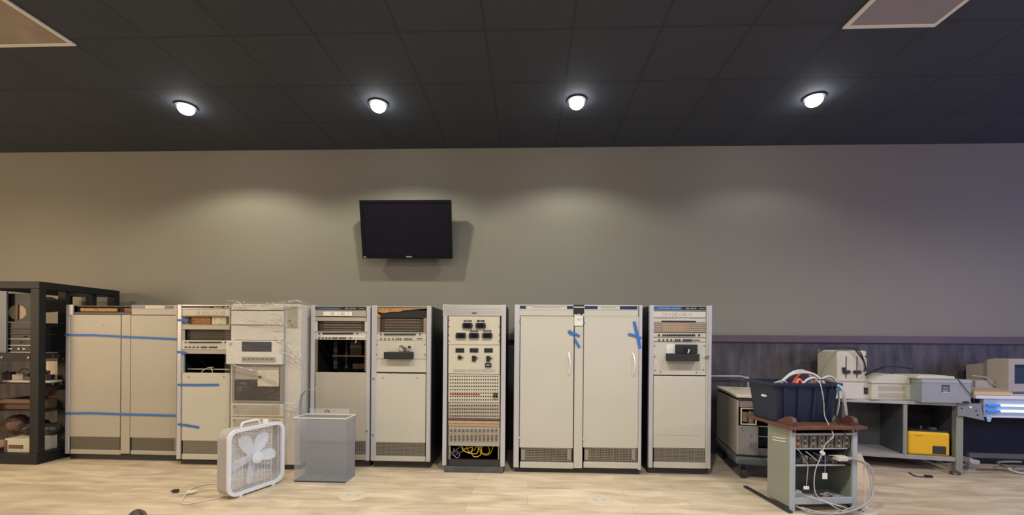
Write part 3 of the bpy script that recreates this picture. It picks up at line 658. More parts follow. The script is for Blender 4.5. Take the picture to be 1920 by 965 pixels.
for (a, c) in ((850, 874), (876.5, 901), (903, 928)):
    s_ = flat(ff, Fc, (a, 692, c, 697), 'label_strip', M['grey_wire'], -.006, -.003)
jf = flat(ff, Fc, (841, 701.5, 937, 753.5), 'jack_panel', M['cream'], -.004, .012, .001)
jg = flat(ff, Fc, (841, 754.5, 937, 788), 'jack_panel', M['beige_warm'], -.004, .012, .001)
rows1 = lerp(705, 749, 8); rows2 = [760, 766.5, 773, 779.5]
first = None; cnt = 0; rest = MB()
for ry in rows1 + rows2:
    for k in range(21):
        px = 845 + k*4.4; loc = Vector((ff.x(px, ry), -.004, ff.z(ry, px)))
        cnt += 1
        if cnt <= 100:
            if first is None:
                b = MB(); b.cyl((0,-.0025,0), (0,.002,0), .0066, n=8); first = b.build('patch_jack', M['dark'], Fc); first.location = loc
            else: part_copy(first, Fc, loc)
        else: rest.cyl(loc+Vector((0,-.0025,0)), loc+Vector((0,.002,0)), .0066, n=8)
rj = rest.build('patch_jacks', M['dark'], Fc); rj['kind'] = 'stuff'
flat(ff, Fc, (844, 738, 900, 740), 'red_label_strip', mat('dull_red', (.35,.05,.06), .5), -.0062, -.004)
for x_ in (927, 931.5): flat(ff, Fc, (x_-1.3, 736, x_+1.3, 745), 'jack_plug', M['black'], -.022, -.004, .001)
for k, py in enumerate((763.2, 769.8, 776.5)): flat(ff, Fc, (842, py, 936, py+1.6), 'designation_strip', M['peach'], -.009, -.003)
flat(ff, Fc, (841, 783.5, 937, 787.5), 'fuse_row', mat('brown_fuses', (.20,.10,.07), .5, noise=.7, nscale=120), -.012, -.003)
flat(ff, Fc, (841, 788.5, 937, 793), 'designation_strip', M['peach'], -.014, .0, .002); flat(ff, Fc, (841, 793.5, 937, 799), 'designation_strip', mat('peach_dark', (.45,.29,.17), .5), -.009, .0, .002)
flat(ff, Fc, (841, 799.5, 937, 835.5), 'knob_panel', mat('grey_beige', (.40,.37,.31), .5), -.004, .012, .001)
flat(ff, Fc, (842, 810, 936, 812.5), 'designation_strip', M['peach'], -.009, -.003)
first = None
for k in range(12):
    px = 846 + k*7.7
    for py, rr_ in ((806, .011), (817, .0095), (823.5, .008)):
        loc = Vector((ff.x(px, py), -.004, ff.z(py, px)))
        if first is None:
            b = MB(); b.cyl((0,-.018,0), (0,0,0), .0085, .0115, n=12); first = b.build('small_knob', mat('knob_brown', (.13,.11,.09), .4), Fc); first.location = loc
        else: part_copy(first, Fc, loc)
for a, c in ((841, 844.5), (933.5, 937)): flat(ff, Fc, (a, 836, c, 861), 'side_bracket', mat('punched_cream', (.45,.40,.30), .5, noise=.7, nscale=80) if a == 841 else bpy.data.materials['punched_cream'], .0, .012)
flat(ff, Fc, (841, 861.5, 937, 873), 'bottom_panel', M['plinth'], -.004, .03)
MB().box(ff.x(834.5), ff.x(945), -.012, .028, 0, ff.z(873.5), .003).build('base_plate', mat('scuffed_base', (.10,.10,.105), .5, noise=.3, nscale=12), Fc)
cabs = [('yellow_wire', [(866,836),(868,843),(880,849),(893,850),(897,842),(895,836)]), ('yellow_wire', [(864,836),(872,841),(886,838),(884,847),(889,856),(900,853),(903,843),(901,836)]),
        ('yellow_wire', [(874,836),(880,847),(889,843),(893,836)]), ('yellow_wire', [(898,836),(903,848),(913,851),(918,845),(915,836)]), ('yellow_wire', [(905,836),(900,846),(909,853),(919,850),(925,836)]),
        ('white_wire', [(844,838),(847,851),(853,842),(850,852),(858,858),(862,850),(856,843),(862,838)]), ('white_wire', [(846,853),(856,852),(866,846),(872,842),(878,836)]), ('white_wire', [(843,843),(849,848),(851,840),(857,849),(870,845)])]
ylab = ['big looping', 'wandering S-bent', 'small hooked', 'round hanging', 'rightmost sagging']; wlab = ['tangled leftmost', 'long rising', 'short zigzag']; iy = iw = 0
for nm, pp in cabs:
    b = MB(); yy = -.86 + .012*(iy+iw)
    b.tube([tuple(at(px, py, yy)) for px, py in pp], .0042)
    if nm == 'yellow_wire': lb = ylab[iy] + ' yellow cable in the open bottom of the jack-hole cabinet'; iy += 1
    else: lb = wlab[iw] + ' white cable in the open bottom of the jack-hole cabinet'; iw += 1
    tag(b.build('patch_cable', M[nm], None, True), lb, 'cable', 'cables in the bottom of the patch cabinet')

# ---- G: two-door cabinet
fg = Face(-.86, 964, 1203)
G = root_of(fg, 'computer_cabinet', 'large two-door beige cabinet with chrome handles and blue tape crosses', group='old computer cabinets along the wall')
body(fg, G, 571.5, 877, .55, [(964, 974), (1197, 1203)], 888)
flat(fg, G, (974.5, 573, 1196.5, 592), 'header_panel', M['beige'], -.006, .012, .002)
flat(fg, G, (974.5, 571.6, 1196.5, 573.2), 'trim_strip', M['alu'], -.012, .01); flat(fg, G, (974.5, 579.6, 1196.5, 581), 'trim_strip', M['alu'], -.010, -.004)
for r in ((975,573.5,986,579.3), (1063,573.5,1075,579.5), (1096,573.5,1120,579.5), (1162,574,1194.5,580)): flat(fg, G, r, 'dark_name_band', M['navy'], -.009, -.005)
for r, tx in (((987,573.8,1062,579.2), 'SYSTEMS OUTPUT AND I/O SWITCH'), ((1121,573.8,1161,579.4), 'PERIPHERAL SYSTEM')):
    p = flat(fg, G, r, 'name_label', M['tapegrey'], -.009, -.005); X0, X1, Z0, Z1 = fg.rect(*r)
    text_mesh('label_lettering', tx, mat('print_grey', (.2,.19,.2), .6), p, ((X0+X1)/2, -.0095, (Z0+Z1)/2), .015, (X1-X0)*.72)
for dr_, v in (((975, 593.5, 1075, 839), (977, 840, 1072, 865.5)), ((1094, 593.5, 1196.5, 839), (1096, 840, 1193, 865.5))):
    dd = door(fg, G, dr_, 'door'); flat(fg, dd, (dr_[0], 592.6, dr_[2], 594), 'top_edge', M['cream'], -.010, -.004)
    hx = 1066.5 if dr_[0] < 1000 else 1187.0
    b = MB(); b.tube([(fg.x(hx-.8), -.010, fg.z(661)), (fg.x(hx), -.032, fg.z(667)), (fg.x(hx+1.6), -.048, fg.z(682)), (fg.x(hx), -.032, fg.z(697)), (fg.x(hx-.8), -.010, fg.z(704))], .008, 8, flat=.6)
    b.build('handle', M['handle'], dd, True)
    door(fg, G, (dr_[0], 866, dr_[2], 877), 'kick_panel'); bk = grille(fg, v, G, 34, 8)
    for a in (v[0]+1, v[2]-8): flat(fg, bk, (a, v[1]+2, a+6, v[3]-4), 'filter_clip', M['beige_warm'], -.002, .005)
flat(fg, G, (1076.5, 611, 1092.5, 877), 'centre_post', M['beige'], -.006, .02, .003)
flat(fg, G, (1075, 571.5, 1095, 593), 'black_tape_patch', M['softblack'], -.013, .0, .001)
flat(fg, G, (1074.5, 575, 1096, 576.5), 'tape_edge', M['white'], -.016, -.012)
b = MB(); rr = random.Random(2); X0, X1, Z0, Z1 = fg.rect(1076, 589, 1095, 592.5); n = 9
b.prism([(X0, Z0), (X1, Z0)] + [(X1+(X0-X1)*i/n, Z1+rr.uniform(-.010,.006)) for i in range(n+1)], -.018, -.012); b.build('torn_paper_edge', M['cream'], G)
p = flat(fg, G, (1076.5, 592.5, 1093, 610.5), 'paper_note', M['white'], -.016, -.002)
text_mesh('handwriting', '4GT', mat('pen_brown', (.25,.12,.1), .6), p, (fg.x(1085), -.0165, fg.z(599,1085)), .030, .045)
for (px, py) in ((974,603),(1094.5,604),(974,821),(1094.5,822)): MB().box(fg.x(px-1.3), fg.x(px+1.3), -.020, -.006, fg.z(py+2), fg.z(py-2)).build('hinge_pin', M['chrome'], G)
flat(fg, G, (1075.3, 594, 1076.3, 877), 'shadow_gap', M['dark'], .0, .01); flat(fg, G, (1092.7, 594, 1093.8, 877), 'shadow_gap', M['dark'], .0, .01)
tape('blue_tape', [(1065.5,620.5),(1072,624),(1077,627)], .030, -.876, 'short frayed blue tape left of the middle gap of the large two-door cabinet', 'blue tapes on the cabinets')
tape('blue_tape', [(1068,626),(1076,624.5),(1087,630)], .020, -.8775, 'blue tape bridging the middle gap of the large two-door cabinet', 'blue tapes on the cabinets')
tape('blue_tape', [(1077,634),(1081,642),(1087,651)], .022, -.876, 'slanting blue tape on the centre strip, lowest of the left knot', 'blue tapes on the cabinets')
tape('blue_tape', [(1189,602.5),(1195,628),(1200.5,653)], .027, -.876, 'long steep blue tape at the right edge of the large two-door cabinet', 'blue tapes on the cabinets')
tape('blue_tape', [(1178,626),(1190,629),(1203,634)], .022, -.8775, 'short level blue tape crossing the long steep one', 'blue tapes on the cabinets')

# ---- H: control cabinet
fh = Face(-.82, 1216.5, 1333)
Hc = root_of(fh, 'computer_cabinet', 'beige cabinet with bright blue name strip and black tape reader, rightmost tall one', group='old computer cabinets along the wall')
body(fh, Hc, 572.5, 876, .55, [(1216.5, 1224.5), (1327, 1333)], 888)
flat(fh, Hc, (1323.5, 573, 1326.5, 877), 'inner_jamb', M['beige'], -.004, .02)
name_strip(fh, Hc, (1225.5, 574.5, 1323, 580.8), .54, M['blue_strip'])
flat(fh, Hc, (1225, 583.5, 1323, 594.5), 'header_panel', M['tapegrey'], -.004, .01, .001)
label_row(fh, Hc, (1242, 585, 1305, 594), 7, M['tapegrey'])
shelf_line(fh, Hc, 594.8, 1225, 1323)
flat(fh, Hc, (1225, 596, 1323, 603.5), 'filler_panel', M['beige'], -.006, .01, .001); flat(fh, Hc, (1267, 596.8, 1292, 598), 'label_strip', M['white'], -.008, -.005)
flat(fh, Hc, (1240, 601, 1304, 603.4), 'card_slot', M['black'], -.010, .0)
lv = flat(fh, Hc, (1225, 604, 1323, 623), 'indicator_panel', M['beige_warm'], -.002, .01)
for k in range(5): flat(fh, lv, (1225, 605+k*3.8, 1323, 606.4+k*3.8), 'louvre', M['peach'], -.012, -.001)
flat(fh, lv, (1241, 604.5, 1292, 622.5), 'indicator_bank', mat('brown_bank', (.40,.28,.19), .5, noise=.2, nscale=60), -.008, -.001)
flat(fh, Hc, (1225, 624, 1323, 640), 'switch_panel', M['beige'], -.006, .01, .001); shelf_line(fh, Hc, 631.2, 1226, 1323, M['beige_warm'])
switches(fh, Hc, 628, [1235]+lerp(1243,1301,16)+[1310], .006); switches(fh, Hc, 637.3, [1235,1243,1250.5,1258,1265.5,1269.5,1273.5,1281,1284.5,1288,1291.5,1295], .0055)
flat(fh, Hc, (1298, 636.6, 1312, 638.2), 'label_strip', M['dark'], -.009, -.005)
flat(fh, Hc, (1225, 641, 1323, 702.5), 'reader_panel', M['beige'], -.004, .01, .001); screws(fh, Hc, [(1227,647.5),(1320,647.5),(1227,668),(1238,697),(1305,698),(1228,694),(1318,693)])
flat(fh, Hc, (1249, 645.5, 1265.5, 662), 'reader_plate', M['white'], -.012, -.003)
b = MB(); X0, X1, Z0, Z1 = fh.rect(1265, 645.5, 1304, 662); b.box(X0, X1, -.055, -.003, Z0, Z1, .006); rd = b.build('tape_reader', M['softblack'], Hc)
b = MB(); c = Vector((fh.x(1282), 0, fh.z(653,1282))); b.cyl(c+Vector((0,-.075,0)), c+Vector((0,-.05,0)), .016); b.build('drive_roller', M['black'], rd)
b = MB(); b.tube([(fh.x(1284.5), -.07, fh.z(661)), (fh.x(1286.5), -.075, fh.z(654))], .006, smooth=False); b.build('lever', M['white'], rd)
b = MB(); X0, X1, Z0, Z1 = fh.rect(1248, 662.5, 1304, 676); b.box(X0, X1, -.10, -.003, Z0, Z1, .004); b.build('tape_holder', M['softblack'], Hc)
b = MB(); c = Vector((fh.x(1323.5), 0, fh.z(668,1323))); b.cyl(c+Vector((0,-.03,0)), c+Vector((0,-.004,0)), .012).box(c.x-.02, c.x+.02, -.026, -.018, c.z-.005, c.z+.005); b.build('latch_knob', M['chrome'], Hc)
MB().cyl((fh.x(1229.5), -.008, fh.z(678,1229)), (fh.x(1229.5), -.003, fh.z(678,1229)), .008, n=12).build('white_dot', M['white'], Hc)
door(fh, Hc, (1225, 704.5, 1322.5, 839.5), 'lower_door'); flat(fh, Hc, (1225, 702.6, 1322, 704.2), 'shadow_gap', M['dark'], 0, .01)
flat(fh, Hc, (1226, 815, 1310, 816), 'scuff_line', M['beige_warm'], -.0085, -.007)
grille(fh, (1226.5, 841, 1322, 865), Hc, 34, 9); door(fh, Hc, (1225, 866, 1322.5, 877), 'kick_panel')

# ================================================================== BLACK OPEN RACK at the left
RKX1, RKX0, RKY0, RKY1, RKH = -4.665, -5.31, -.92, -.12, 1.745
rk = empty('equipment_rack', ((RKX0+RKX1)/2, RKY0, 0), 0, 'black open-frame equipment rack crammed with parts, at the left edge', 'rack')
W = (RKX1-RKX0)/2; DP = RKY1-RKY0; PW = .088
rbk = mat('rack_black', (.005, .006, .008), .6, noise=.2, nscale=20)
for sx in (-1, 1):
    for y0_ in (0, DP-.06):
        b = MB(); xa = sx*W; xb = sx*(W-PW); b.box(xa, xb, y0_, y0_+.06, .10, RKH-.07, .004); b.build('upright', rbk, rk)
b = MB(); b.box(-W, W, 0, .06, RKH-.07, RKH, .004).box(-W, W, DP-.06, DP, RKH-.07, RKH, .004).box(-W, -W+.06, .06, DP-.06, RKH-.07, RKH, .004).box(W-.06, W, .06, DP-.06, RKH-.07, RKH, .004); b.build('top_frame', rbk, rk)
b = MB(); b.box(-W, W, -.01, DP+.01, 0, .10, .004); b.build('base_frame', rbk, rk)
b = MB(); b.box(W-.10, W-.02, .25, .29, .10, RKH-.07); b.build('mid_rail', rbk, rk); b = MB(); b.box(W-.10, W-.02, .52, .56, .10, RKH-.07); b.build('mid_rail', rbk, rk)
def rz(py, Y=RKY0, px=45): return at(px, py, Y).z
def rx(px, py, Y=RKY0): return at(px, py, Y).x - rk.location.x
b = MB(); b.box(-W+PW, W-PW, .0, .05, rz(677), rz(662)); b.build('cross_beam', rbk, rk)
for px in (4, 54): MB().cyl((rx(px, 670), -.006, rz(670)), (rx(px, 670), .0, rz(670)), .011, n=12).build('bolt', M['chrome'], rk)
b = MB(); b.box(W-.012, W, .06, DP-.06, rz(672), rz(662)); b.build('side_rail', rbk, rk)
b = MB(); b.box(W-.012, W, .06, DP-.06, rz(735), rz(727)); b.build('side_rail', rbk, rk)
for k, (y_, z_) in enumerate(((.12, 1.03), (.17, 1.03), (.32, 1.04), (.2, .75), (.12, .755), (.35, .765), (.22, 1.0))):
    MB().cyl((W+.0, y_, z_), (W+.005, y_, z_), .008, n=10).build('bolt', M['chrome'], rk)
b = MB(); b.box(-W+PW, W-.02, .10, DP-.1, rz(720)-.012, rz(720)); b.build('shelf', rbk, rk)
b = MB(); b.box(-W+.01, rx(8, 600), .015, .03, rz(661), rz(545)); b.build('grey_rail', mat('rail_blue_grey', (.16,.18,.21), .4), rk)
# fan panels with louvred round openings
for k, (cx, cy, r, yy) in enumerate(((31.5, 585, .095, .06), (53, 566, .078, .30))):
    Yw = RKY0+yy; c = at(cx, cy, Yw); R = r
    b = MB(); n = 28
    top = at(cx, 550 if k == 0 else 556, Yw).z; bot = at(cx, 603, Yw).z if k == 0 else at(cx, 585, Yw).z
    xa, xb = (rk.location.x-W+.03, rk.location.x+W-.09)
    outer = []
    for i in range(n):
        a = 2*pi*i/n; dx, dz = cos(a), sin(a)
        tx = ((xb-c.x) if dx > 0 else (xa-c.x))/dx if abs(dx) > 1e-6 else 1e9; tz = ((top-c.z) if dz > 0 else (bot-c.z))/dz if abs(dz) > 1e-6 else 1e9
        t = max(min(tx, tz), R+.001); outer.append((c.x+dx*t, c.z+dz*t))
    inner = [(c.x+R*cos(2*pi*i/n), c.z+R*.78*sin(2*pi*i/n)) for i in range(n)]
    b.ring(outer, inner, Yw, Yw+.01)
    o = b.build('fan_tray', mat('fan_tray_black', (.018,.017,.018), .5) if k == 0 else bpy.data.materials['fan_tray_black'])
    tag(o, ['black fan panel with the larger round beige grille, front top of the black rack', 'black fan panel with the smaller round grille, behind the larger one'][k], 'fan panel', 'fan panels in the black rack')
    g = MB(); g.prism([(c.x+R*1.0*cos(2*pi*i/n), c.z+R*.78*sin(2*pi*i/n)) for i in range(n)], Yw+.012, Yw+.02)
    gm = g.build('fan_grille', mat('fan_mesh_beige', (.52,.43,.31), .6) if k == 0 else bpy.data.materials['fan_mesh_beige'], o)
    s_ = MB()
    for j in range(-6, 7):
        zz = j*R*.78/7; hw = R*sqrt(max(0, 1-(j/7)**2)); s_.box(c.x-hw, c.x+hw, Yw+.009, Yw+.012, c.z+zz-.0016, c.z+zz+.0016)
    s_.build('grille_slats', mat('slat_brown', (.28,.21,.15), .6) if k == 0 else bpy.data.materials['slat_brown'], o)
    MB().box(c.x-.009, c.x+.009, Yw-.002, Yw+.010, c.z-R*.78, c.z+R*.78).build('fan_strap', mat('strap_brown', (.10,.05,.03), .5) if k == 0 else bpy.data.materials['strap_brown'], o)
def rack_item(name, r, y0_, y1_, m, label, cat, bev=.003, group=None):
    Yw = RKY0+y0_; p0 = at(r[0], r[1], Yw); p1 = at(r[2], r[3], Yw)
    z0 = at((r[0]+r[2])/2, r[3], Yw).z; z1 = at((r[0]+r[2])/2, r[1], Yw).z
    e = empty(name, ((p0.x+p1.x)/2, Yw, z0), 0, label, cat, group)
    hw = (p1.x-p0.x)/2; MB().box(-hw, hw, 0, y1_-y0_, 0, z1-z0, bev).build('case', m, e); return e, hw, z1-z0
RL, RR = rk.location.x-W+.095, rk.location.x+W-.094
def chassis(z0, z1, label, m=None, y0_=.04, dep=.55):
    e = empty('rack_chassis', ((RL+RR)/2, RKY0+y0_, z0), 0, label, 'computer unit', 'black chassis in the rack')
    hw = (RR-RL)/2; MB().box(-hw, hw, 0, dep, 0, z1-z0, .003).build('case', m or M['black'], e); return e, hw, z1-z0
zz = [rz(661), rz(648), rz(636), rz(626), rz(616), rz(604)]
labs = ['lowest black chassis with white stickers, above the rack cross beam', 'black chassis with a silver line, second from the cross beam', 'third black chassis up from the cross beam, behind a silver lip', 'plain black chassis second from the top of the rack stack', 'topmost black chassis, right under the round fan grilles']
for k in range(5):
    e, hw, hh = chassis(zz[k]+.001, zz[k+1]-.001, labs[k])
    MB().box(-hw+.01, hw-.01, -.006, 0, .0, .005).build('front_lip', M['alu'] if k in (0, 1, 2) else M['plinth'], e)
    rr = random.Random(k)
    for q in range(3): x_ = rr.uniform(-hw+.05, hw-.09); MB().box(x_, x_+.05, -.004, 0, hh*.45, hh*.62).build('front_detail', M['offwhite'] if (k == 0 or q == 0) and k < 3 else M['plinth'], e)
# middle shelf clutter (stands on the shelf)
shz = rz(720)
e = empty('parts_box', (RL+.20, RKY0+.14, shz), 0, 'open pale box of jumbled parts on the middle shelf of the black rack', 'box')
MB().box(-.19, .30, .38, .39, 0, .19, .002).box(-.19, .30, .0, .38, 0, .02, .002).build('tray', mat('tray_pale', (.72, .64, .53), .6), e)
rr = random.Random(11)
cm = [mat('clutter_dark', (.05,.04,.045), .4), mat('clutter_pale', (.45,.38,.34), .4), mat('clutter_brown', (.14,.08,.05), .5), mat('clutter_grey', (.22,.21,.21), .4)]
desc = ['dark blocky adapter', 'pale blocky adapter', 'brown blocky adapter', 'grey blocky adapter']
place = ['at the left end of', 'in the left half of', 'near the middle of', 'in the right half of', 'at the right end of']
for k in range(10):
    a, c, h_ = rr.uniform(.06,.11), rr.uniform(.04,.08), rr.uniform(.03,.085)
    x_ = RL+.03+ (k%5)*.1+rr.uniform(-.01,.01); y_ = RKY0+(.18 if k < 5 else .30); 
    b = MB(); b.box(-a/2, a/2, -c/2, c/2, 0, h_, .006, rot=Matrix.Rotation(rr.uniform(-.5,.5), 4, 'Z')).cyl((0,-c*.3,h_), (0,-c*.3,h_+.012), .008, n=8)
    o = b.build('spare_part', cm[k%4]); o.location = (x_, y_, shz+.021)
    tag(o, desc[k%4]+' '+place[k%5]+' the middle rack shelf, '+('front row' if k < 5 else 'back row'), 'spare part', 'spare parts on the rack shelf')
for k in range(3):
    b = MB(); b.tube([(RL+.06+.1*k, RKY0+.2, shz+.05), (RL+.13+.1*k, RKY0+.22, shz+.13), (RL+.2+.08*k, RKY0+.25, shz+.08), (RL+.26+.06*k, RKY0+.22, shz+.05)], .004)
    tag(b.build('loose_cable', [M['black_wire'], mat('tan_wire', (.4,.28,.18), .5), M['red_wire']][k]), ['black cable arching over the parts on the middle rack shelf', 'tan cable arching over the parts on the middle rack shelf', 'thin red cable over the parts on the middle rack shelf'][k], 'cable')
# cardboard boxes and lower clutter
def carton(x0, x1, y0, y1, z0, z1, label, m=M['cardboard'], rot=0, open_=True):
    e = empty('cardboard_box', ((x0+x1)/2, (y0+y1)/2, z0), rot, label, 'box', 'boxes in the black rack')
    a, c, h_ = (x1-x0)/2, (y1-y0)/2, z1-z0; t = .006
    b = MB(); b.box(-a, a, -c, -c+t, 0, h_).box(-a, a, c-t, c, 0, h_).box(-a, -a+t, -c+t, c-t, 0, h_).box(a-t, a, -c+t, c-t, 0, h_).box(-a+t, a-t, -c+t, c-t, 0, t); b.build('box_body', m, e)
    MB().box(-a+.01, a-.01, -c-.06, -c, h_-.004, h_-.001, rot=Matrix.Rotation(.5, 4, 'X'), piv=(0,-c,h_)).build('flap', m, e)
    return e
z_low = rz(860)
bz = .102
carton(RL-.0, RR-.03, RKY0+.12, RKY0+.40, .503, .60, 'low open cardboard carton with a slanting flap, under the middle shelf of the rack')
carton(RL+.0, RL+.30, RKY0+.42, RKY0+.60, .503, .745, 'tall dim cardboard carton standing behind the low open one in the rack')
b = MB(); b.box(-W+.02, W-.02, .10, DP-.08, .485, .499); b.build('shelf', rbk, rk)
carton(RL+.33, RR+.02, RKY0+.42, RKY0+.70, .503, .64, 'orange-brown carton at the back of the rack, seen through its side', mat('cardboard_orange', (.42,.2,.07), .8, noise=.1))
e, hw, hh = rack_item('beige_instrument', (9, 822, 64, 853), .05, .45, M['vintage'], 'beige box-shaped instrument with a dark label at the foot of the black rack', 'instrument')
MB().box(-hw*.72, hw*.25, -.003, 0, hh*.40, hh*.62).build('dark_label', cm[2], e)
MB().box(-hw-.0, -hw*.83, -.005, 0, hh*.1, hh*.9).build('end_panel', cm[2], e)
for k, (x_, a, h_, m_, lb) in enumerate(((RL+.05, .15, .095, 2, 'pinkish brown wrapped bundle'), (RL+.24, .15, .075, 0, 'dark lumpy bundle'), (RL+.41, .13, .06, 3, 'grey lumpy bundle'))):
    b = MB(); b.ball((0, 0, h_), a*.75, (1, 1.0, h_/(a*.75)))
    for v in b.bm.verts: v.co += v.normal*random.uniform(-.008, .008)
    o = b.build('wrapped_bundle', mat('bundle%d' % k, [(.22,.13,.10), (.03,.027,.027), (.07,.065,.06)][k], .35, noise=.5, nscale=25, bump=1, bscale=30), None, True); o.location = (x_, RKY0+.24, bz+.122 if k > 5 else .228)
    tag(o, lb + ' lying on the beige instrument in the black rack', 'bundle', 'bundles low in the black rack')
    o.location.z = at(35, 822, RKY0+.05).z + .001

# ================================================================== BOX FAN
fanL = at(426, 939.7, z=0); fanR = at(531, 902.5, z=0)
dv = fanR-fanL; fang = atan2(dv.y, dv.x); FW = dv.length; FH = .505; FT = .115
fr = empty('box_fan', ((fanL.x+fanR.x)/2, (fanL.y+fanR.y)/2, 0), fang, 'white box fan with five pale blades standing on the floor', 'fan')
FZ = .018
cz = FZ+FH/2
out = rrect(FW, FH, .075, 8, 0, cz); inn = rrect(FW-.03, FH-.03, .062, 8, 0, cz)
MB().ring(out, inn, .008, FT).build('housing', M['fan_shell'], fr)
MB().ring(rrect(FW+.006, FH+.006, .078, 8, 0, cz), rrect(FW-.045, FH-.045, .055, 8, 0, cz), -.010, .010).build('front_rim', M['fan_white'], fr)
def fan_grill(y, name, n=38, n2=13, th=.0014, th2=.0022):
    g = MB(); w2 = (FW-.04)/2; h2 = (FH-.04)/2; r = .055
    def half(d, full, other):
        e = full-r
        return other if d < e else other - r + sqrt(max(0, r*r-(d-e)**2))
    for j in range(n):
        zz_ = -h2+2*h2*(j+.5)/n; hw = half(abs(zz_), h2, w2); g.box(-hw, hw, y-.0008, y+.0008, cz+zz_-th, cz+zz_+th)
    n = n2
    for i in range(n):
        xx = -w2+2*w2*(i+.5)/n; hh = half(abs(xx), w2, h2); g.box(xx-th2, xx+th2, y-.0015, y+.001, cz-hh, cz+hh)
    g.build(name, M['fan_white'], fr)
fan_grill(0.0, 'front_grille', 34, 7, .0006, .0008); fan_grill(FT-.006, 'rear_grille', 34, 16, .0026, .0026)
for a in (120, 60, -3, -97, -165):
    a = radians(a); b = MB(); pts = [(.035,-.030),(.08,-.048),(.15,-.058),(.195,-.045),(.208,-.01),(.20,.025),(.15,.045),(.08,.040),(.035,.025)]
    V = [[], []]
    for p in pts:
        lx_, lz_ = p[0], p[1]*.86; yy = .05 + lz_*.35
        X_ = lx_*cos(a)-lz_*sin(a); Z_ = lx_*sin(a)+lz_*cos(a)
        V[0].append(b.bm.verts.new((X_, yy, cz+Z_))); V[1].append(b.bm.verts.new((X_, yy+.003, cz+Z_)))
    n = len(pts)
    b.bm.faces.new(V[0]); b.bm.faces.new(V[1][::-1])
    for i in range(n): b.bm.faces.new([V[0][i], V[1][i], V[1][(i+1)%n], V[0][(i+1)%n]])
    b.build('blade', M['fan_white'], fr)
MB().cyl((0, .025, cz), (0, .07, cz), .048, n=24).build('hub', M['fan_white'], fr)
MB().cyl((0, -.008, cz), (0, .002, cz), .046, n=24).cyl((0, -.012, cz), (0, -.008, cz), .030, n=24).build('centre_badge', M['fan_white'], fr)
b = MB(); zt_ = FZ+FH
b.tube([(-.10, .055, zt_-.006), (-.085, .055, zt_+.030), (-.03, .055, zt_+.036), (.03, .055, zt_+.036), (.055, .055, zt_+.026), (.06, .055, zt_-.006)], .009, 8); b.build('carry_handle', M['fan_side'], fr, True)
MB().cyl((.115, .055, zt_-.004), (.115, .055, zt_+.026), .024, .020, n=20).build('speed_knob', M['fan_side'], fr)
for x_ in (-FW/2+.10, FW/2-.10): MB().box(x_-.012, x_+.012, -.012, FT+.012, 0, FZ+.004, .003).build('foot', M['fan_white'], fr)
cord = MB(); cp = [(412,906),(385,908),(360,915),(348,927),(340,941),(350,944.5),(375,940),(405,934),(422,930)]
cord.tube([tuple(at(px, py, z=.006)) for px, py in cp], .0045)
cp2 = [(412,918),(395,916),(375,918),(362,923),(345,925),(336,924)]
cord.tube([tuple(at(px, py, z=.014)) for px, py in cp2], .0045)
co = cord.build('power_cord', mat('cord_white', (.75,.66,.52), .5), None, True); co.parent = fr; co.matrix_parent_inverse = (Matrix.Translation(fr.location) @ Matrix.Rotation(fang, 4, 'Z')).inverted()
pp = at(330, 921, z=.008); b = MB(); b.box(pp.x-.022, pp.x+.018, pp.y-.014, pp.y+.014, .001, .026, .004).box(pp.x-.04, pp.x-.02, pp.y-.009, pp.y-.005, .010, .016).box(pp.x-.04, pp.x-.02, pp.y+.005, pp.y+.009, .010, .016); b.build('plug', M['plinth'], co)
pp = at(358, 924, z=.006); b = MB(); b.box(pp.x-.03, pp.x+.03, pp.y-.018, pp.y+.018, .019, .021, rot=Matrix.Rotation(.3, 4, 'Z')); b.build('warning_tag', M['white'], co)

# ================================================================== MESH BIN
bl = at(551, 903, z=0); brr = at(648, 905.5, z=0); BW = brr.x-bl.x+.0; 
bn = empty('mesh_bin', ((bl.x+brr.x)/2, -1.24, 0), 0, 'tall rectangular grey mesh bin with a strap hoop, right of the box fan', 'bin')
BH = at(600, 784, -1.24).z; BDp = .19; w2 = BW/2
bm_t = .003
MB().box(-w2, w2, 0, bm_t, .012, BH).build('front_panel', M['binmesh'], bn)
MB().box(-w2, -w2+bm_t, bm_t, BDp, .012, BH).build('side_panel', M['binmesh'], bn)
MB().box(w2-bm_t, w2, bm_t, BDp, .012, BH).build('side_panel', M['binmesh'], bn)
MB().box(-w2, w2, BDp-.004, BDp, .012, BH).build('back_panel', M['binmetal'], bn)
b = MB()
for i in range(22): x_ = -w2+BW*(i+.5)/22; b.box(x_-.003, x_+.003, 0, BDp, .010, .014)
for j in range(9): y_ = BDp*(j+.5)/9; b.box(-w2, w2, y_-.002, y_+.002, .009, .013)
b.build('bottom_grid', M['alu'], bn)
b = MB(); r_ = .005
b.box(-w2-.006, w2+.004, -.006, .004, BH-.004, BH+.006, .002).box(-w2-.004, w2+.004, BDp-.005, BDp+.005, BH-.004, BH+.006, .002).box(-w2-.006, -w2+.004, .004, BDp-.005, BH-.004, BH+.006, .002).box(w2-.004, w2+.005, .004, BDp-.005, BH-.004, BH+.006, .002)
b.build('top_rim', M['handle'], bn)
b = MB(); b.box(-w2, w2, -.003, BDp, .0, .012); 
b = MB(); b.ring([(w2,BH*0+.014),(-w2,.014),(-w2,.0),(w2,.0)], [(w2-.004,.0125),(-w2+.004,.0125),(-w2+.004,.0015),(w2-.004,.0015)], -.002, BDp); b.build('base_rim', M['binmetal'], bn)
zpl = at(610, 765.5, -1.05).z
pl2 = MB().box(-w2+.03, w2-.06, BDp+.006, BDp+.009, BH-.02, zpl).build('back_plate', M['clear'], bn)
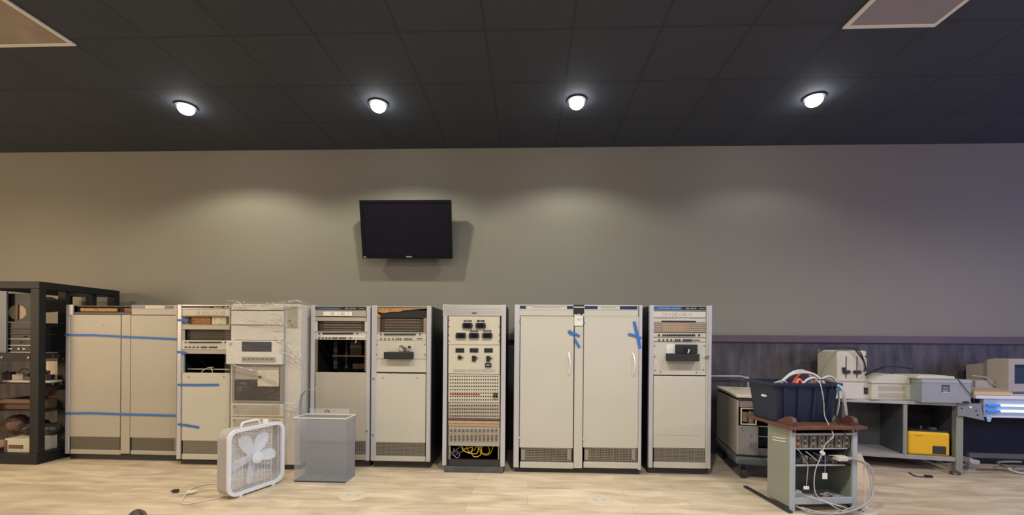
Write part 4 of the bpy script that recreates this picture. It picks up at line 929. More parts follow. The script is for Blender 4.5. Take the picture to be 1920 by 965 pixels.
text_mesh('pen_marking', '2%', M['dark'], bn, (at(613, 771, -1.05).x-bn.location.x, BDp+.0045, at(613, 771, -1.05).z), .035, .05)
b = MB(); hx = at(566, 770, -1.06).x-bn.location.x; hz = at(566, 728, -1.06).z
pts = [(hx, BH-.03), (hx, BH+.12), (hx+.012, hz-.05), (hx+.045, hz-.015), (hx+.09, hz), (hx+.16, hz+.002)]
P = pts; up = []
for i, p in enumerate(P):
    d = Vector((P[min(i+1,5)][0]-P[max(i-1,0)][0], P[min(i+1,5)][1]-P[max(i-1,0)][1])).normalized(); up.append((p, (p[0]+d.y*.004, p[1]-d.x*.004)))
V = [[b.bm.verts.new((q[0], y_, q[1])) for y_ in (.13, .17) for q in u] for u in up]
for a, c in zip(V, V[1:]):
    b.bm.faces.new([a[0], c[0], c[2], a[2]]); b.bm.faces.new([a[1], a[3], c[3], c[1]]); b.bm.faces.new([a[0], a[1], c[1], c[0]]); b.bm.faces.new([a[2], c[2], c[3], a[3]])
b.build('strap_hoop', mat('strap_grey', (.33,.34,.36), .4), bn)

# ================================================================== floor plates and shoe
for k, (px, py, lb) in enumerate(((662, 928, 'round pale floor outlet plate between the mesh bin and the camera'), (1124, 936, 'round pale floor outlet plate in front of the large two-door cabinet'), (215, 917, 'faint round floor outlet plate in front of the cabinet taped twice'), (1612, 953, 'round pale floor outlet plate at the foot of the small grey rack'))):
    c = at(px, py, z=.003); e = empty('floor_outlet', (c.x, c.y, 0), 0, lb, 'floor outlet', 'round floor outlets')
    MB().cyl((0,0,0), (0,0,.004), .105, .100, n=36).build('cover_plate', mat('plate_cream%d' % k, (.64,.54,.42) if k != 2 else (.54,.42,.30), .5), e)
    for a in (-.035, .035): MB().box(a-.018, a+.018, -.026, .026, .004, .0055, .001).build('outlet_flap', mat('flap_cream%d' % k, (.58,.48,.36) if k != 2 else (.53,.41,.29), .5), e)
    MB().cyl((0,.06,.004), (0,.06,.006), .006, n=8).build('screw', M['alu'], e)
c = at(257, 961, z=.03); c = c - Vector((-sin(.75), cos(.75), 0))*.065
sh_ = empty('shoe', (c.x, c.y, 0), .75, 'rounded dark toe of a shoe at the bottom edge of the picture', 'shoe')
b = MB()
prof = [(.0, .030, .030), (.012, .042, .045), (.04, .052, .055), (.08, .055, .068), (.13, .050, .085), (.20, .044, .105), (.27, .042, .11)]
ringsV = []
for (yb, hw, hz_) in prof:
    ringsV.append([b.bm.verts.new((hw*cos(a), -yb+.06, .012+max(0, sin(a))*hz_ + min(0, sin(a))*.0)) for a in [pi*2*i/20 for i in range(20)]])
for a, c_ in zip(ringsV, ringsV[1:]):
    for i in range(20): b.bm.faces.new([a[i], a[(i+1)%20], c_[(i+1)%20], c_[i]])
b.bm.faces.new(ringsV[0]); b.bm.faces.new(ringsV[-1][::-1])
b.build('upper', mat('shoe_leather', (.07,.055,.045), .45, noise=.5, nscale=20), sh_, True)
MB().prism([(-.052,-.21),(-.056,-.02),(-.048,.03),(-.03,.058),(0,.068),(.03,.058),(.048,.03),(.056,-.02),(.052,-.21)], 0, .013, 'xy').build('sole', M['plinth'], sh_)

# ================================================================== RIGHT SIDE
# ---- beige cabinet on a dolly
CA = radians(-10.6)
pC = Vector((2.03*cos(YAW)-3.84*sin(YAW), 2.03*sin(YAW)+3.84*cos(YAW)-CAM_D, 0))   # near corner
bc = empty('equipment_cabinet', (pC.x, pC.y, 0), CA, 'low beige cabinet with a pale top and open dark bays, riding on a dolly', 'cabinet')
CW, CD, CZ0, CZ1 = .50, .74, .215, .70
cbm = mat('cabinet_side_tan', (.40,.36,.29), .5, noise=.12, nscale=3)
MB().shell(0, CW, .015, CD, CZ0, CZ1, .012).build('cabinet_body', cbm, bc)
MB().box(-.006, CW+.006, -.010, CD+.006, CZ1+.025, CZ1+.048, .004).build('top_panel', mat('pale_top', (.64,.58,.42), .5), bc)
MB().box(.008, CW-.008, .0, CD-.01, CZ1, CZ1+.025).build('top_rail', M['plinth'], bc)
MB().box(.0, .012, -.004, .016, CZ0, CZ1).box(CW-.012, CW, -.004, .016, CZ0, CZ1).build('front_edge', cbm, bc)
MB().box(.012, .175, -.004, .012, CZ0, CZ0+.26, .002).build('control_panel', mat('panel_grey', (.26,.25,.24), .45), bc)
for k, (a, c) in enumerate(((.04, .235), (.045, .215), (.115, .19), (.115, .17), (.115, .15), (.105, .125), (.115, .105), (.105, .085))):
    MB().cyl((a, -.007, CZ0+c), (a, -.004, CZ0+c), .005, n=8).build('screw', M['chrome'], bc)
fr2 = MB(); fr2.ring([(.16, CZ0+.42),(.03, CZ0+.42),(.03, CZ0+.27),(.16, CZ0+.27)], [(.15, CZ0+.41),(.04, CZ0+.41),(.04, CZ0+.28),(.15, CZ0+.28)], -.006, .008); fr2.build('module_frame', M['vintage'], bc)
MB().box(.05, .09, .01, .06, CZ0+.29, CZ0+.38, .003).box(.10, .14, .01, .05, CZ0+.28, CZ0+.39, .003).build('inner_module', mat('module_tan', (.34,.26,.19), .5, noise=.5, nscale=40), bc)
MB().box(.02, .30, .0, .012, CZ0+.425, CZ1-.005).build('upper_bar', mat('bar_taupe', (.22,.19,.16), .5), bc)
for z_ in (CZ0+.17, CZ0+.26): MB().box(.18, CW-.02, .0, .01, z_-.003, z_+.003).build('bay_rail', M['grey_wire'], bc)
MB().box(.175, CW-.012, .0, .012, CZ0, CZ0+.065, .002).build('lower_panel', mat('lower_grey', (.2,.19,.18), .5), bc)
MB().box(.18, CW-.02, .06, .40, CZ0+.07, CZ0+.25).build('card_cage', M['black'], bc)
gt = MB(); gt.box(.09, .17, CD-.22, CD-.16, CZ1+.0481, CZ1+.0485, rot=Matrix.Rotation(.4, 4, 'Z')); tag(gt.build('green_tape', mat('green_tape', (.28,.42,.12), .6), None), 'small green tape piece on the pale top of the low cabinet', 'tape'); 
bpy.data.objects['green_tape'].matrix_world = Matrix.Translation(bc.location) @ Matrix.Rotation(CA, 4, 'Z')
dl = empty('furniture_dolly', (pC.x, pC.y, 0), CA, 'grey platform dolly with rounded bumper and tall back handle under the low cabinet', 'dolly')
MB().box(-.02, CW+.03, -.055, CD+.02, .135, .205, .025, seg=3).build('platform', mat('dolly_grey', (.13,.14,.15), .4, noise=.3), dl)
MB().box(.0, CW+.01, -.03, CD, .205, .214).build('platform_pad', M['black'], dl)
for (x_, y_) in ((.06, .03), (CW-.05, .03), (.06, CD-.06), (CW-.05, CD-.06)):
    b = MB(); b.cyl((x_-.02, y_, .045), (x_+.02, y_, .045), .045, n=20); w_ = b.build('caster', M['plinth'], dl)
    MB().box(x_-.03, x_-.024, y_-.02, y_+.02, .045, .135).box(x_+.024, x_+.03, y_-.02, y_+.02, .045, .135).build('caster_fork', M['steelgrey'], w_)
RI = Matrix.Rotation(-CA, 4, 'Z'); 
def loc_in(root, ang, p): return Matrix.Rotation(-ang, 4, 'Z') @ (Vector(p) - root.location)
hy = pC.y + CD*cos(CA) - .0
HP = [at(1300, 704.5, -.09), at(1330, 704.8, -.09), at(1375, 705, -.09), at(1390, 705.5, -.09), at(1399, 709, -.09), at(1402.5, 716, -.09)]
HP += [Vector((HP[-1].x, -.09, .17)),]
HP2 = [Vector((HP[0].x-.04, -.09, .17)), Vector((HP[0].x-.04, -.09, HP[0].z-.07)), Vector((HP[0].x-.02, -.09, HP[0].z-.02))] + HP
b = MB(); b.tube([tuple(loc_in(dl, CA, p)) for p in HP2], .0105, 10, sub=4); b.build('push_handle', mat('handle_pale_grey', (.36,.37,.40), .4), dl, True)
b = MB(); b.tube([(CW*.5, -.06, .17), (CW*.6, -.075, .15), (CW*.75, -.075, .165), (CW*.9, -.07, .15)], .007); b.build('tie_rope', M['white_wire'], dl)

# ---- mini rack with board
MA = radians(6)
mo = Vector((2.024*cos(YAW)-3.08*sin(YAW), 2.024*sin(YAW)+3.08*cos(YAW)-CAM_D, 0))
mr = empty('mini_rack', (mo.x, mo.y, 0), MA, 'small grey open-front rack with tangled cables, under the dark plastic tote', 'rack')
MW, MD, MH = .505, .26, .598
MB().box(0, .018, .02, MD, .03, MH, .002).build('side_panel', M['rackgreen'], mr)
MB().box(MW-.018, MW, .02, MD, .03, MH, .002).build('side_panel', M['rackgreen'], mr)
MB().box(.018, MW-.018, MD-.012, MD, .03, MH).build('back_panel', mat('rack_back', (.12,.125,.13), .5), mr)
MB().box(0, .032, 0, .02, .0, MH, .002).build('front_post', M['rackfront'], mr); MB().box(MW-.034, MW, 0, .02, .0, MH, .002).build('front_post', M['rackfront'], mr)
MB().box(.032, MW-.034, .0, .018, MH-.045, MH-.030, .002).build('top_rail', M['rackfront'], mr)
MB().box(.018, MW-.018, .02, MD-.012, .045, .075, .002).build('bottom_shelf', M['rackfront'], mr)
MB().box(.032, MW-.034, .0, .018, .055, .100, .002).build('front_kick', M['rackfront'], mr)
MB().box(.03, MW-.09, .005, .03, .330, .338).build('cross_rail', M['rackfront'], mr)
MB().box(.018, MW-.018, .03, MD-.012, .322, .330).build('inner_shelf', M['plinth'], mr)
MB().box(-.03, .0, -.02, .52, .0, .016, .002).build('base_foot', M['plinth'], mr); MB().box(MW, MW+.03, -.02, .52, .0, .016, .002).build('base_foot', M['plinth'], mr)
for (x_, z_) in ((.015, MH-.016), (MW-.017, MH-.016)): MB().box(x_-.008, x_+.008, -.003, .0, z_-.008, z_+.008).build('corner_bolt', M['black'], mr)
for k in range(2): MB().box(-.002, .0, .06, .20, .505-.022*k, .511-.022*k, rot=Matrix.Rotation(-.12, 4, 'X')).build('paint_scratch', M['white'], mr)
xs = [.045, .10, .165, .23, .295, .36, .42]
gb = mat('module_front', (.20,.18,.15), .5, noise=.35, nscale=60)
for k, x_ in enumerate(xs):
    e = MB().box(x_, x_+.052, .03, .16, .455, .545, .002).build('plug_in_module', gb if k != 0 else mat('module_brown', (.25,.14,.08), .5), mr)
    for j in range(4): MB().cyl((x_+.026, .026, .468+j*.021), (x_+.026, .03, .468+j*.021), .006, n=8).build('connector', M['alu'] if (k+j) % 2 else M['black'], e)
MB().box(.04, MW-.05, .03, .18, .445, .453).build('module_rail', M['rackfront'], mr)
rr = random.Random(21)
for k in range(7):
    x_ = .06+k*.058; h_ = rr.uniform(.03,.07)
    MB().box(x_, x_+rr.uniform(.03,.05), .04, .12, .339, .339+h_, .003).build('wiring_block', [cm[0], cm[3], cm[2], cm[0], cm[0], cm[1], cm[0]][k], mr)
RM = Matrix.Translation(mo) @ Matrix.Rotation(MA, 4, 'Z')
def W_(x, y, z): return tuple(RM @ Vector((x, y, z)))
e = empty('cable_connector', W_(.38, .0, .385), MA, 'pale grey cable connector plugged into the small rack', 'connector')
MB().box(-.045, .03, -.03, .03, -.014, .02, .006).build('connector_shell', M['tapegrey'], e); MB().box(.03, .08, -.012, .012, -.010, .010, .004).build('strain_relief', M['grey_wire'], e)
e = empty('power_brick', W_(.085, .10, .0755), MA, 'pale grey power brick on the bottom shelf of the small rack', 'power brick')
MB().box(-.05, .05, -.035, .035, 0, .05, .006).build('brick_case', M['tapegrey'], e); MB().box(.05, .058, -.01, .01, .02, .03).build('socket', M['black'], e)
e = MB().box(-.018, .018, -.002, .002, -.022, .022, .002).build('hanging_tag', M['white']); e.location = W_(.245, -.012, .262); tag(e, 'white oval tag hanging on a thread in the small rack', 'tag')
e = MB().box(-.02, .02, -.004, .004, -.012, .012, .003).build('cable_clip', M['white']); e.location = W_(.115, .0, .175); tag(e, 'white cable clip low at the left of the small rack opening', 'clip')
e = MB().box(-.012, .022, -.008, .008, -.012, .012, .004).build('white_plug', M['white']); e.location = W_(.215, -.02, .435); e.rotation_euler = (0, .7, 0); tag(e, 'white plug dangling in front of the small rack modules', 'plug')
def cable(pts, r, m, label, world=True, flat=1.0, n=7):
    b = MB(); b.tube(pts, r, n, flat=flat); return tag(b.build('cable', m, None, True), label, 'cable', 'cables around the small rack')
cable([W_(.46,-.02,.385), W_(.52,-.03,.37), W_(.575,-.03,.33), W_(.60,-.03,.25), W_(.60,-.03,.17), W_(.56,-.05,.10), W_(.45,-.07,.05), W_(.30,-.08,.02), W_(.17,-.06,.02), W_(.08,.01,.03)], .007, M['grey_wire'], 'thick grey cable bending from the right side of the small rack to the floor')
cable([W_(.47,-.01,.375), W_(.54,-.01,.35), W_(.585,-.01,.28), W_(.59,-.02,.18), W_(.55,-.03,.09), W_(.48,-.04,.03), W_(.38,-.05,.012)], .005, M['grey_wire'], 'pale cable running beside the thick grey one, right of the small rack')
cable([W_(.555,.0,.32), W_(.545,-.01,.22), W_(.54,-.03,.10), W_(.50,-.05,.03), W_(.42,-.06,.012), W_(.33,-.07,.03), W_(.22,-.05,.09), W_(.12,.02,.11)], .004, M['white_wire'], 'thin pale cable looping from the right post of the small rack into its lower bay')
cable([W_(.03,-.01,.05), W_(.10,-.05,.02), W_(.22,-.07,.012), W_(.34,-.06,.03), W_(.46,-.04,.05), W_(.52,-.02,.03)], .0045, M['grey_wire'], 'pale cable sagging along the bottom front of the small rack')
cable([W_(.10,.05,.12), W_(.18,.02,.10), W_(.28,-.01,.07), W_(.38,-.02,.04), W_(.44,-.05,.012)], .005, M['grey_wire'], 'thin grey cable crossing the lower bay of the small rack')
for k in range(6):
    x_ = .07 + k*.06
    cable([W_(x_,.03,.44-.01*k%3), W_(x_+.03,.0,.40), W_(x_+.05+.02*(k%2),-.004,.365), W_(x_+.10,.02,.36+.01*(k%3)), W_(x_+.13,.04,.40)], .0035, [M['black_wire'], M['grey_wire'], mat('dim_blue_wire', (.05,.07,.16), .5)][k%3], ['first black', 'first grey', 'first dim blue', 'second black', 'second grey', 'second dim blue'][k]+' tangled wire from the left under the small rack modules')
cable([W_(.245,-.012,.41), W_(.247,-.012,.34), W_(.245,-.013,.284)], .0015, M['white_wire'], 'fine thread holding the white oval tag')
cable([W_(.255,.01,.24), W_(.30,.03,.19), W_(.36,.05,.13), W_(.40,.08,.09)], .002, M['black_wire'], 'fine dark wire slanting inside the small rack')
cable([W_(.025,.03,.40), W_(.03,.02,.25), W_(.05,.02,.17), W_(.03,.03,.11)], .005, M['black_wire'], 'dark wire along the left inner side of the small rack')
cable([W_(.06,.02,.45), W_(.12,.0,.36), W_(.12,.0,.25), W_(.115,.0,.19)], .003, M['grey_wire'], 'thin wire dropping to the white cable clip')
for k in range(4):
    cable([W_(.15+.05*k,.06,.08), W_(.20+.05*k,.04+.02*k,.10), W_(.27+.045*k,.07,.082), W_(.33+.03*k,.05,.095)], .006, [mat('rust_wire', (.30,.12,.07), .5), M['black_wire'], mat('tan_cable', (.42,.32,.24), .5), M['grey_wire']][k], ['rust brown', 'black', 'tan', 'grey'][k]+' cable coil lying on the bottom shelf of the small rack')

bd = empty('wood_shelf_board', W_(0, 0, MH), MA, 'reddish brown wooden board with two scalloped brackets on top of the small rack', 'shelf board')
MB().box(-.035, MW+.045, -.035, .50, .001, .024, .004).build('board', M['wood'], bd)
for x_ in (-.005, MW-.045):
    b = MB(); prof = [(-.015,.024),(-.02,.055),(-.005,.082),(.03,.088),(.06,.080),(.10,.058),(.145,.040),(.145,.024)]
    b.prism(prof, x_, x_+.032, 'yz'); b.build('scalloped_bracket', mat('bracket_wood', (.13,.055,.04), .5, noise=.3) if x_ < 0 else bpy.data.materials['bracket_wood'], bd)

# tote
TA = radians(4)
tz = MH+.026
tf = at(1450, 786, z=tz)
tf = Vector((mo.x+.0, mo.y+.20, tz))
tt = empty('storage_tote', (tf.x+.185, tf.y+.11, tz), TA, 'dark navy plastic storage tote heaped with cables, on the wooden board', 'tote')
b = MB(); h_ = .29; bw, bd2, tw, td = .225, .145, .262, .175
def loop(w, d, z, n=6):
    pts = rrect(2*w, 2*d, .03, n); return [b.bm.verts.new((p[0], p[1], z)) for p in pts]
Lps = [loop(bw, bd2, 0), loop(tw-.008, td-.008, h_-.03), loop(tw-.008, td-.008, h_), loop(tw-.014, td-.014, h_), loop(bw-.006, bd2-.006, .008)]
for A_, B_ in zip(Lps, Lps[1:]):
    for i in range(len(A_)): b.bm.faces.new([A_[i], A_[(i+1)%len(A_)], B_[(i+1)%len(A_)], B_[i]])
b.bm.faces.new(Lps[0][::-1]); b.bm.faces.new(Lps[-1])
b.build('tub', M['tote'], tt)
rimo = rrect(2*tw+.03, 2*td+.03, .035, 6); rimi = rrect(2*tw-.016, 2*td-.016, .03, 6)
b = MB(); b.ring(rimo, rimi, 0, .022); o = b.build('rim', M['tote'], tt)
for v in o.data.vertices: v.co = Vector((v.co.x, v.co.z, h_-.016+v.co.y))
for x_ in (-.155, -.055, .055, .155):
    for q, s_ in ((x_, -1),):
        b = MB(); v8 = []
        for (zz_, dd) in ((.015, bd2), (h_-.03, td-.008)):
            k_ = 1+ (zz_/h_)*.16
            for (dx, dy) in ((-.011,0),(.011,0),(.011,-.014),(-.011,-.014)): v8.append(b.bm.verts.new((x_*k_+dx, -dd+dy+.002, zz_)))
        for q4 in ((0,1,2,3),(7,6,5,4),(0,4,5,1),(1,5,6,2),(2,6,7,3),(3,7,4,0)): b.bm.faces.new([v8[i] for i in q4])
        b.build('rib', M['tote'], tt)
MB().box(-tw-.004, -tw+.010, -.08, -.03, h_*.62, h_*.67).build('side_sticker', M['white'], tt)
MB().box(tw-.05, tw-.0, -td-.014, -td-.004, h_-.05, h_-.012).build('blue_corner_tape', mat('bright_blue', (.05,.25,.62), .35), tt)
tm = Matrix.Translation(tt.location) @ Matrix.Rotation(TA, 4, 'Z')
def T_(x, y, z): return tuple(tm @ Vector((x, y, z)))
tc_ = [([(-.14,-.05,.26),(-.06,-.06,.345),(.05,-.05,.365),(.14,-.06,.35),(.20,-.10,.27)], .010, 'white_wire', 'thick pale cable arching highest over the tote'),
       ([(-.10,.02,.26),(.0,.0,.36),(.10,.01,.375),(.17,.03,.33),(.20,.04,.25)], .010, 'white_wire', 'pale cable arching behind the highest one over the tote'),
       ([(.0,-.10,.27),(.05,-.11,.32),(.11,-.1,.325),(.16,-.1,.27)], .010, 'white_wire', 'short pale cable loop at the front of the tote heap'),
       ([(.05,.06,.27),(.12,.05,.355),(.18,.03,.35),(.21,.0,.27)], .012, 'red_wire', 'bright red cable loop in the tote heap'),
       ([(-.03,-.09,.27),(.0,-.08,.315),(.04,-.09,.27)], .011, 'red_wire', 'small reddish loop at the left of the tote heap'),
       ([(.12,-.09,.27),(.14,-.08,.31),(.16,-.1,.27)], .010, 'red_wire', 'small reddish loop at the right of the tote heap'),
       ([(.14,-.08,.28),(.19,-.10,.335),(.25,-.10,.335),(.29,-.10,.28),(.31,-.09,.16),(.30,-.08,.05),(.28,-.06,.0)], .008, 'white_wire', 'pale cable hanging over the right end of the tote'),
       ([(.20,-.12,.28),(.23,-.21,.27),(.25,-.22,.15),(.27,-.21,.06)], .010, 'grey_wire', 'thick grey cable hanging down the right front corner of the tote'),
       ([(-.2,-.05,.27),(-.14,-.1,.305),(-.08,-.07,.27)], .009, 'grey_wire', 'grey cable end poking out at the left of the tote')]
for pts, r, m_, lb in tc_: tag(MB().tube([T_(*p) for p in pts], r, 8).build('cable', M[m_], None, True), lb, 'cable', 'cables heaped in the tote')
g1 = [T_(.055,-.10,.29), T_(.06,-.20,.315), T_(.075,-.215,.26), T_(.10,-.205,.16), T_(.115,-.195,.06), T_(.11,-.24,.0), W_(.27,-.055,.56), W_(.235,-.03,.50), W_(.20,-.025,.40), W_(.165,-.02,.30), W_(.16,-.02,.18), W_(.18,-.03,.12), W_(.25,-.04,.08), W_(.36,-.05,.05)]
tag(MB().tube(g1, .0035, 7).build('cable', M['white_wire'], None, True), 'long thin pale cord hanging from the tote down through the small rack', 'cable', 'cords hanging from the tote')
g2 = [T_(.09,-.08,.30), T_(.12,-.20,.325), T_(.16,-.215,.26), T_(.19,-.21,.15), T_(.20,-.20,.05), T_(.19,-.245,.0), W_(.36,-.055,.56), W_(.31,-.04,.53), W_(.27,-.03,.50)]
tag(MB().tube(g2, .0045, 7).build('cable', M['black_wire'], None, True), 'dark cord hanging from the tote in front of the wooden board', 'cable', 'cords hanging from the tote')

# things behind the mini rack on the floor
e = empty('paper_sheet', tuple(at(1603, 865, z=.0)), .5, 'stiff cream sheet leaning behind the right side of the small rack', 'sheet')
b = MB(); b.prism([(0,.0),(.13,.0),(.13,.035),(.02,.27),(-.10,.27),(-.12,0)], 0, .003); b.build('sheet', mat('cream_sheet', (.78,.62,.42), .6), e)
e.location = (at(1611, 872, -1.0).x, -1.0, .0); e.rotation_euler = (0, 0, .1)
b = MB(); e2 = empty('floor_device', (at(1602, 900, z=.0).x, at(1612, 905, z=0).y+.10, 0), .1, 'dark laptop-like device on the floor behind the small rack', 'device')
MB().box(-.10, .12, -.09, .11, 0, .022, .004).build('base', M['plinth'], e2); MB().box(-.09, .11, .10, .112, .02, .16, .003, rot=Matrix.Rotation(-.3, 4, 'X'), piv=(0,.11,.02)).build('lid', M['black'], e2); MB().box(-.08, .10, -.07, .06, .022, .025).build('keys', M['black'], e2)

# ---- grey steel bench
BA = radians(-11.7)
bR = Vector((4.24*cos(YAW)-4.0*sin(YAW), 4.24*sin(YAW)+4.0*cos(YAW)-CAM_D, 0))
bw_, bdp, bz1 = .985, .40, .672
ux = Vector((cos(BA), sin(BA), 0)); bL = bR - ux*bw_
be = empty('steel_bench', (bL.x, bL.y, 0), BA, 'grey steel bench with two open bays, yellow case in the right one', 'bench')
sg = M['steelgrey']
MB().box(-.01, bw_+.02, -.012, bdp, bz1-.032, bz1, .004).build('worktop', mat('bench_edge', (.42,.42,.44), .4, noise=.1), be)
MB().box(.0, .025, .0, bdp-.01, .0, bz1-.032, .002).build('left_leg', sg, be)
MB().box(bw_-.055, bw_, .0, .06, .0, bz1-.032, .004).build('right_post', M['rackgreen'], be)
MB().box(bw_-.03, bw_-.008, .06, bdp-.01, .13, bz1-.032).build('right_side_panel', sg, be)
MB().box(.025, bw_*.52, bdp-.02, bdp-.01, .13, bz1-.032).build('back_panel', sg, be)
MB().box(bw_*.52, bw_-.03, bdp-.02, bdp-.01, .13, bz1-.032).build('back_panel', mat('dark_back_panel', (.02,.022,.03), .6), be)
MB().box(bw_*.52, bw_*.52+.028, .008, bdp-.02, .16, bz1-.032, .002).build('divider', sg, be)
MB().box(bw_*.52-.002, bw_*.52+.030, -.004, .008, .156, bz1-.032, .002).build('divider_edge', M['rackgreen'], be)
MB().box(.025, bw_-.06, -.002, bdp-.02, .115, .155, .003).build('bottom_shelf', mat('shelf_edge', (.34,.33,.31), .5, noise=.15), be)
BI = (Matrix.Translation(bL) @ Matrix.Rotation(BA, 4, 'Z')).inverted()
fb0 = BI @ Vector((3.90, -.08, 0)); fb1 = BI @ Vector((4.00, -.655, 0)); fdv = (fb1-fb0).normalized()*0.022; fsd = Vector((-fdv.y, fdv.x, 0))
b = MB(); b.prism([(p.x, p.y) for p in (fb0-fsd, fb1-fsd, fb1+fsd, fb0+fsd)], .002, .020, 'xy'); b.build('foot_bar', mat('foot_rusty', (.42,.36,.30), .5, noise=.3), be)
MB().box(bw_-.11, bw_-.04, -.04, .0, .0, .03, .004).build('foot_end', mat('rust_brown', (.10,.06,.045), .7), be)
b = MB(); b.prism([(bw_-.06,bz1-.0),(bw_+.115,bz1-.0),(bw_+.13,bz1-.10),(bw_+.145,bz1-.155),(bw_-.0,bz1-.125),(bw_-.06,bz1-.12)], -.022, -.012); pe = b.build('gusset_plate', mat('gusset_grey', (.22,.23,.25), .5), be)
for k, (x_, z_) in enumerate(((bw_+.035, -.035), (bw_+.08, -.065), (bw_+.09, -.105), (bw_-.03, -.05))): MB().cyl((x_, -.028, bz1+z_), (x_, -.022, bz1+z_), .011 if k == 0 else .006, n=12).build('bolt', M['white'] if k == 0 else M['black'], pe)
BMx = Matrix.Translation(bL) @ Matrix.Rotation(BA, 4, 'Z')
def Bn(x, y, z): return BMx @ Vector((x, y, z))
# yellow case
yc = empty('yellow_case', tuple(Bn(bw_*.52+.045, .01, .156)), BA, 'yellow plastic case with black lid in the right bay of the steel bench', 'case')
yw = .335
MB().box(.0, yw, 0, .22, .0, .225, .022, seg=3).build('case_body', M['yellow'], yc); MB().box(.012, yw-.012, .012, .21, .220, .240, .008).build('lid', M['black'], yc)
MB().box(yw*.58, yw*.90, -.003, .01, .018, .095, .002).build('vent_window', M['plinth'], yc); MB().box(-.018, .002, .02, .2, .01, .18, .008).build('side_pad', mat('brown_pad', (.12,.07,.04), .6), yc)
MB().cyl((.14, .07, .238), (.14, .07, .270), .008).cyl((.24, .08, .238), (.24, .08, .256), .03).build('lid_fittings', M['steelgrey'], yc)
MB().box(.055, .115, -.0015, .001, .182, .187).build('small_print_line', mat('print_brown', (.3,.17,.02), .5), yc)
cd = MB(); q = [at(px, py, z=.006) for px, py in ((1704,885),(1712,890),(1722,893),(1735,893.5))]; cd.tube([tuple(v) for v in q], .005); e = tag(cd.build('short_cord', M['black_wire']), 'short black cord lying on the floor under the steel bench', 'cord')
q = at(1741, 892.5, z=.01); MB().box(q.x-.03, q.x+.03, q.y-.015, q.y+.015, 0, .02, .004).build('plug', M['black'], e)
# fallen boards under bench etc.
# devices on the bench, world aligned
def dev(name, r, Y, depth, label, cat, m, bev=.008, group=None):
    x0_ = at(r[0], (r[1]+r[3])/2, Y).x; x1_ = at(r[2], (r[1]+r[3])/2, Y).x; mx_ = (r[0]+r[2])/2
    z0_ = at(mx_, r[3], Y).z; z1_ = at(mx_, r[1], Y).z
    e = empty(name, ((x0_+x1_)/2, Y, z0_), 0, label, cat, group); hw_ = (x1_-x0_)/2
    MB().box(-hw_, hw_, 0, depth, 0, z1_-z0_, bev, seg=3).build('case', m, e); return e, hw_, z1_-z0_
top = bz1+.001
def dev2(name, px0, px1, Y, depth, z0, z1, label, cat, m, bev=.008, rot=0, group=None):
    x0_ = at(px0, 710, Y).x; x1_ = at(px1, 710, Y).x
    e = empty(name, (x0_, Y, z0), rot, label, cat, group); w_ = x1_-x0_
    MB().box(0, w_, 0, depth, 0, z1-z0, bev, seg=3).build('case', m, e); return e, w_, z1-z0
YB = -.47
lowz = .835
le, lw, lh = dev2('disk_drive_box', 1567, 1633, YB, .36, top, lowz, 'low pale box with dark square badge under the twin-slot drive', 'computer box', M['tapegrey'], .005)
MB().box(lw*.80, lw*.965, -.003, .0, lh*.30, lh*.70).build('badge', M['plinth'], le); MB().box(lw*.85, lw*.95, -.0035, -.003, lh*.42, lh*.5).build('badge_red_mark', mat('dull_red2', (.25,.04,.04), .5), le)
MB().box(.01, lw-.01, .02, .34, -.0, .0).bm.free()
de, dw, dh = dev2('twin_disk_drive', 1569.5, 1625, YB+.01, .30, lowz+.001, 1.148, 'tall beige twin drive unit with two black-handled slots, on top of the pale box', 'disk drive', M['vintage'], .016)
for fx in (.30, .665):
    s_ = MB().box(dw*fx-.004, dw*fx+.004, -.003, .002, dh*.14, dh*.82).build('drive_slot', mat('slot_dark', (.05,.045,.04), .6) if fx < .5 else bpy.data.materials['slot_dark'], de)
    MB().box(dw*fx-.034, dw*fx+.030, -.022, -.001, dh*.28, dh*.38, .004).build('drive_latch', M['black'], de)
MB().box(dw*.16, dw*.25, -.018, -.001, dh*.36, dh*.47, .003).build('drive_latch', M['black'], de)
MB().cyl((dw*.95, -.004, dh*.82), (dw*.95, .002, dh*.82), .007, n=12).build('activity_light', M['plinth'], de)
MB().box(dw*.88, dw*.99, -.003, .001, dh*.38, dh*.75).build('vent_strip', M['monitor'], de)
MB().box(dw*.10, dw*.19, -.0012, .001, dh*.84, dh*.855).build('badge', M['monitor'], de)
te, tw_, th_ = dev2('desktop_printer', 1635, 1709.5, YB-.05, .30, top, .835, 'pale desktop unit with two ribbed vents, centre of the bench top', 'computer', M['vintage'], .010)
for z_ in (.16, .58): 
    v_ = MB().box(tw_*.17, tw_*.83, -.003, .0, th_*z_, th_*(z_+.28)).build('ribbed_vent', mat('vent_taupe', (.43,.39,.33), .6) if z_ < .3 else bpy.data.materials['vent_taupe'], te)
    g = MB()
    for j in range(5): g.box(tw_*.17, tw_*.83, -.006, -.003, th_*z_+j*th_*.055, th_*z_+j*th_*.055+.003)
    g.build('ribs', M['vintage'], v_)
kb = empty('sloped_keyboard_terminal', (te.location.x-.01, te.location.y-.01, .836), 0, 'pale wedge-topped cover lying on the ribbed desktop unit', 'cover')
b = MB(); b.prism([(0,0),(.355,.0),(.355,.072),(.17,.088),(.08,.070),(0,.022)], .0, .27, 'xz')
kb_ = b.build('wedge_case', M['vintage'], kb); 
MB().box(.175, .335, .03, .23, .079, .084, rot=Matrix.Rotation(.085, 4, 'Y')).build('top_plate', mat('plate_pale', (.66,.62,.48), .5), kb)
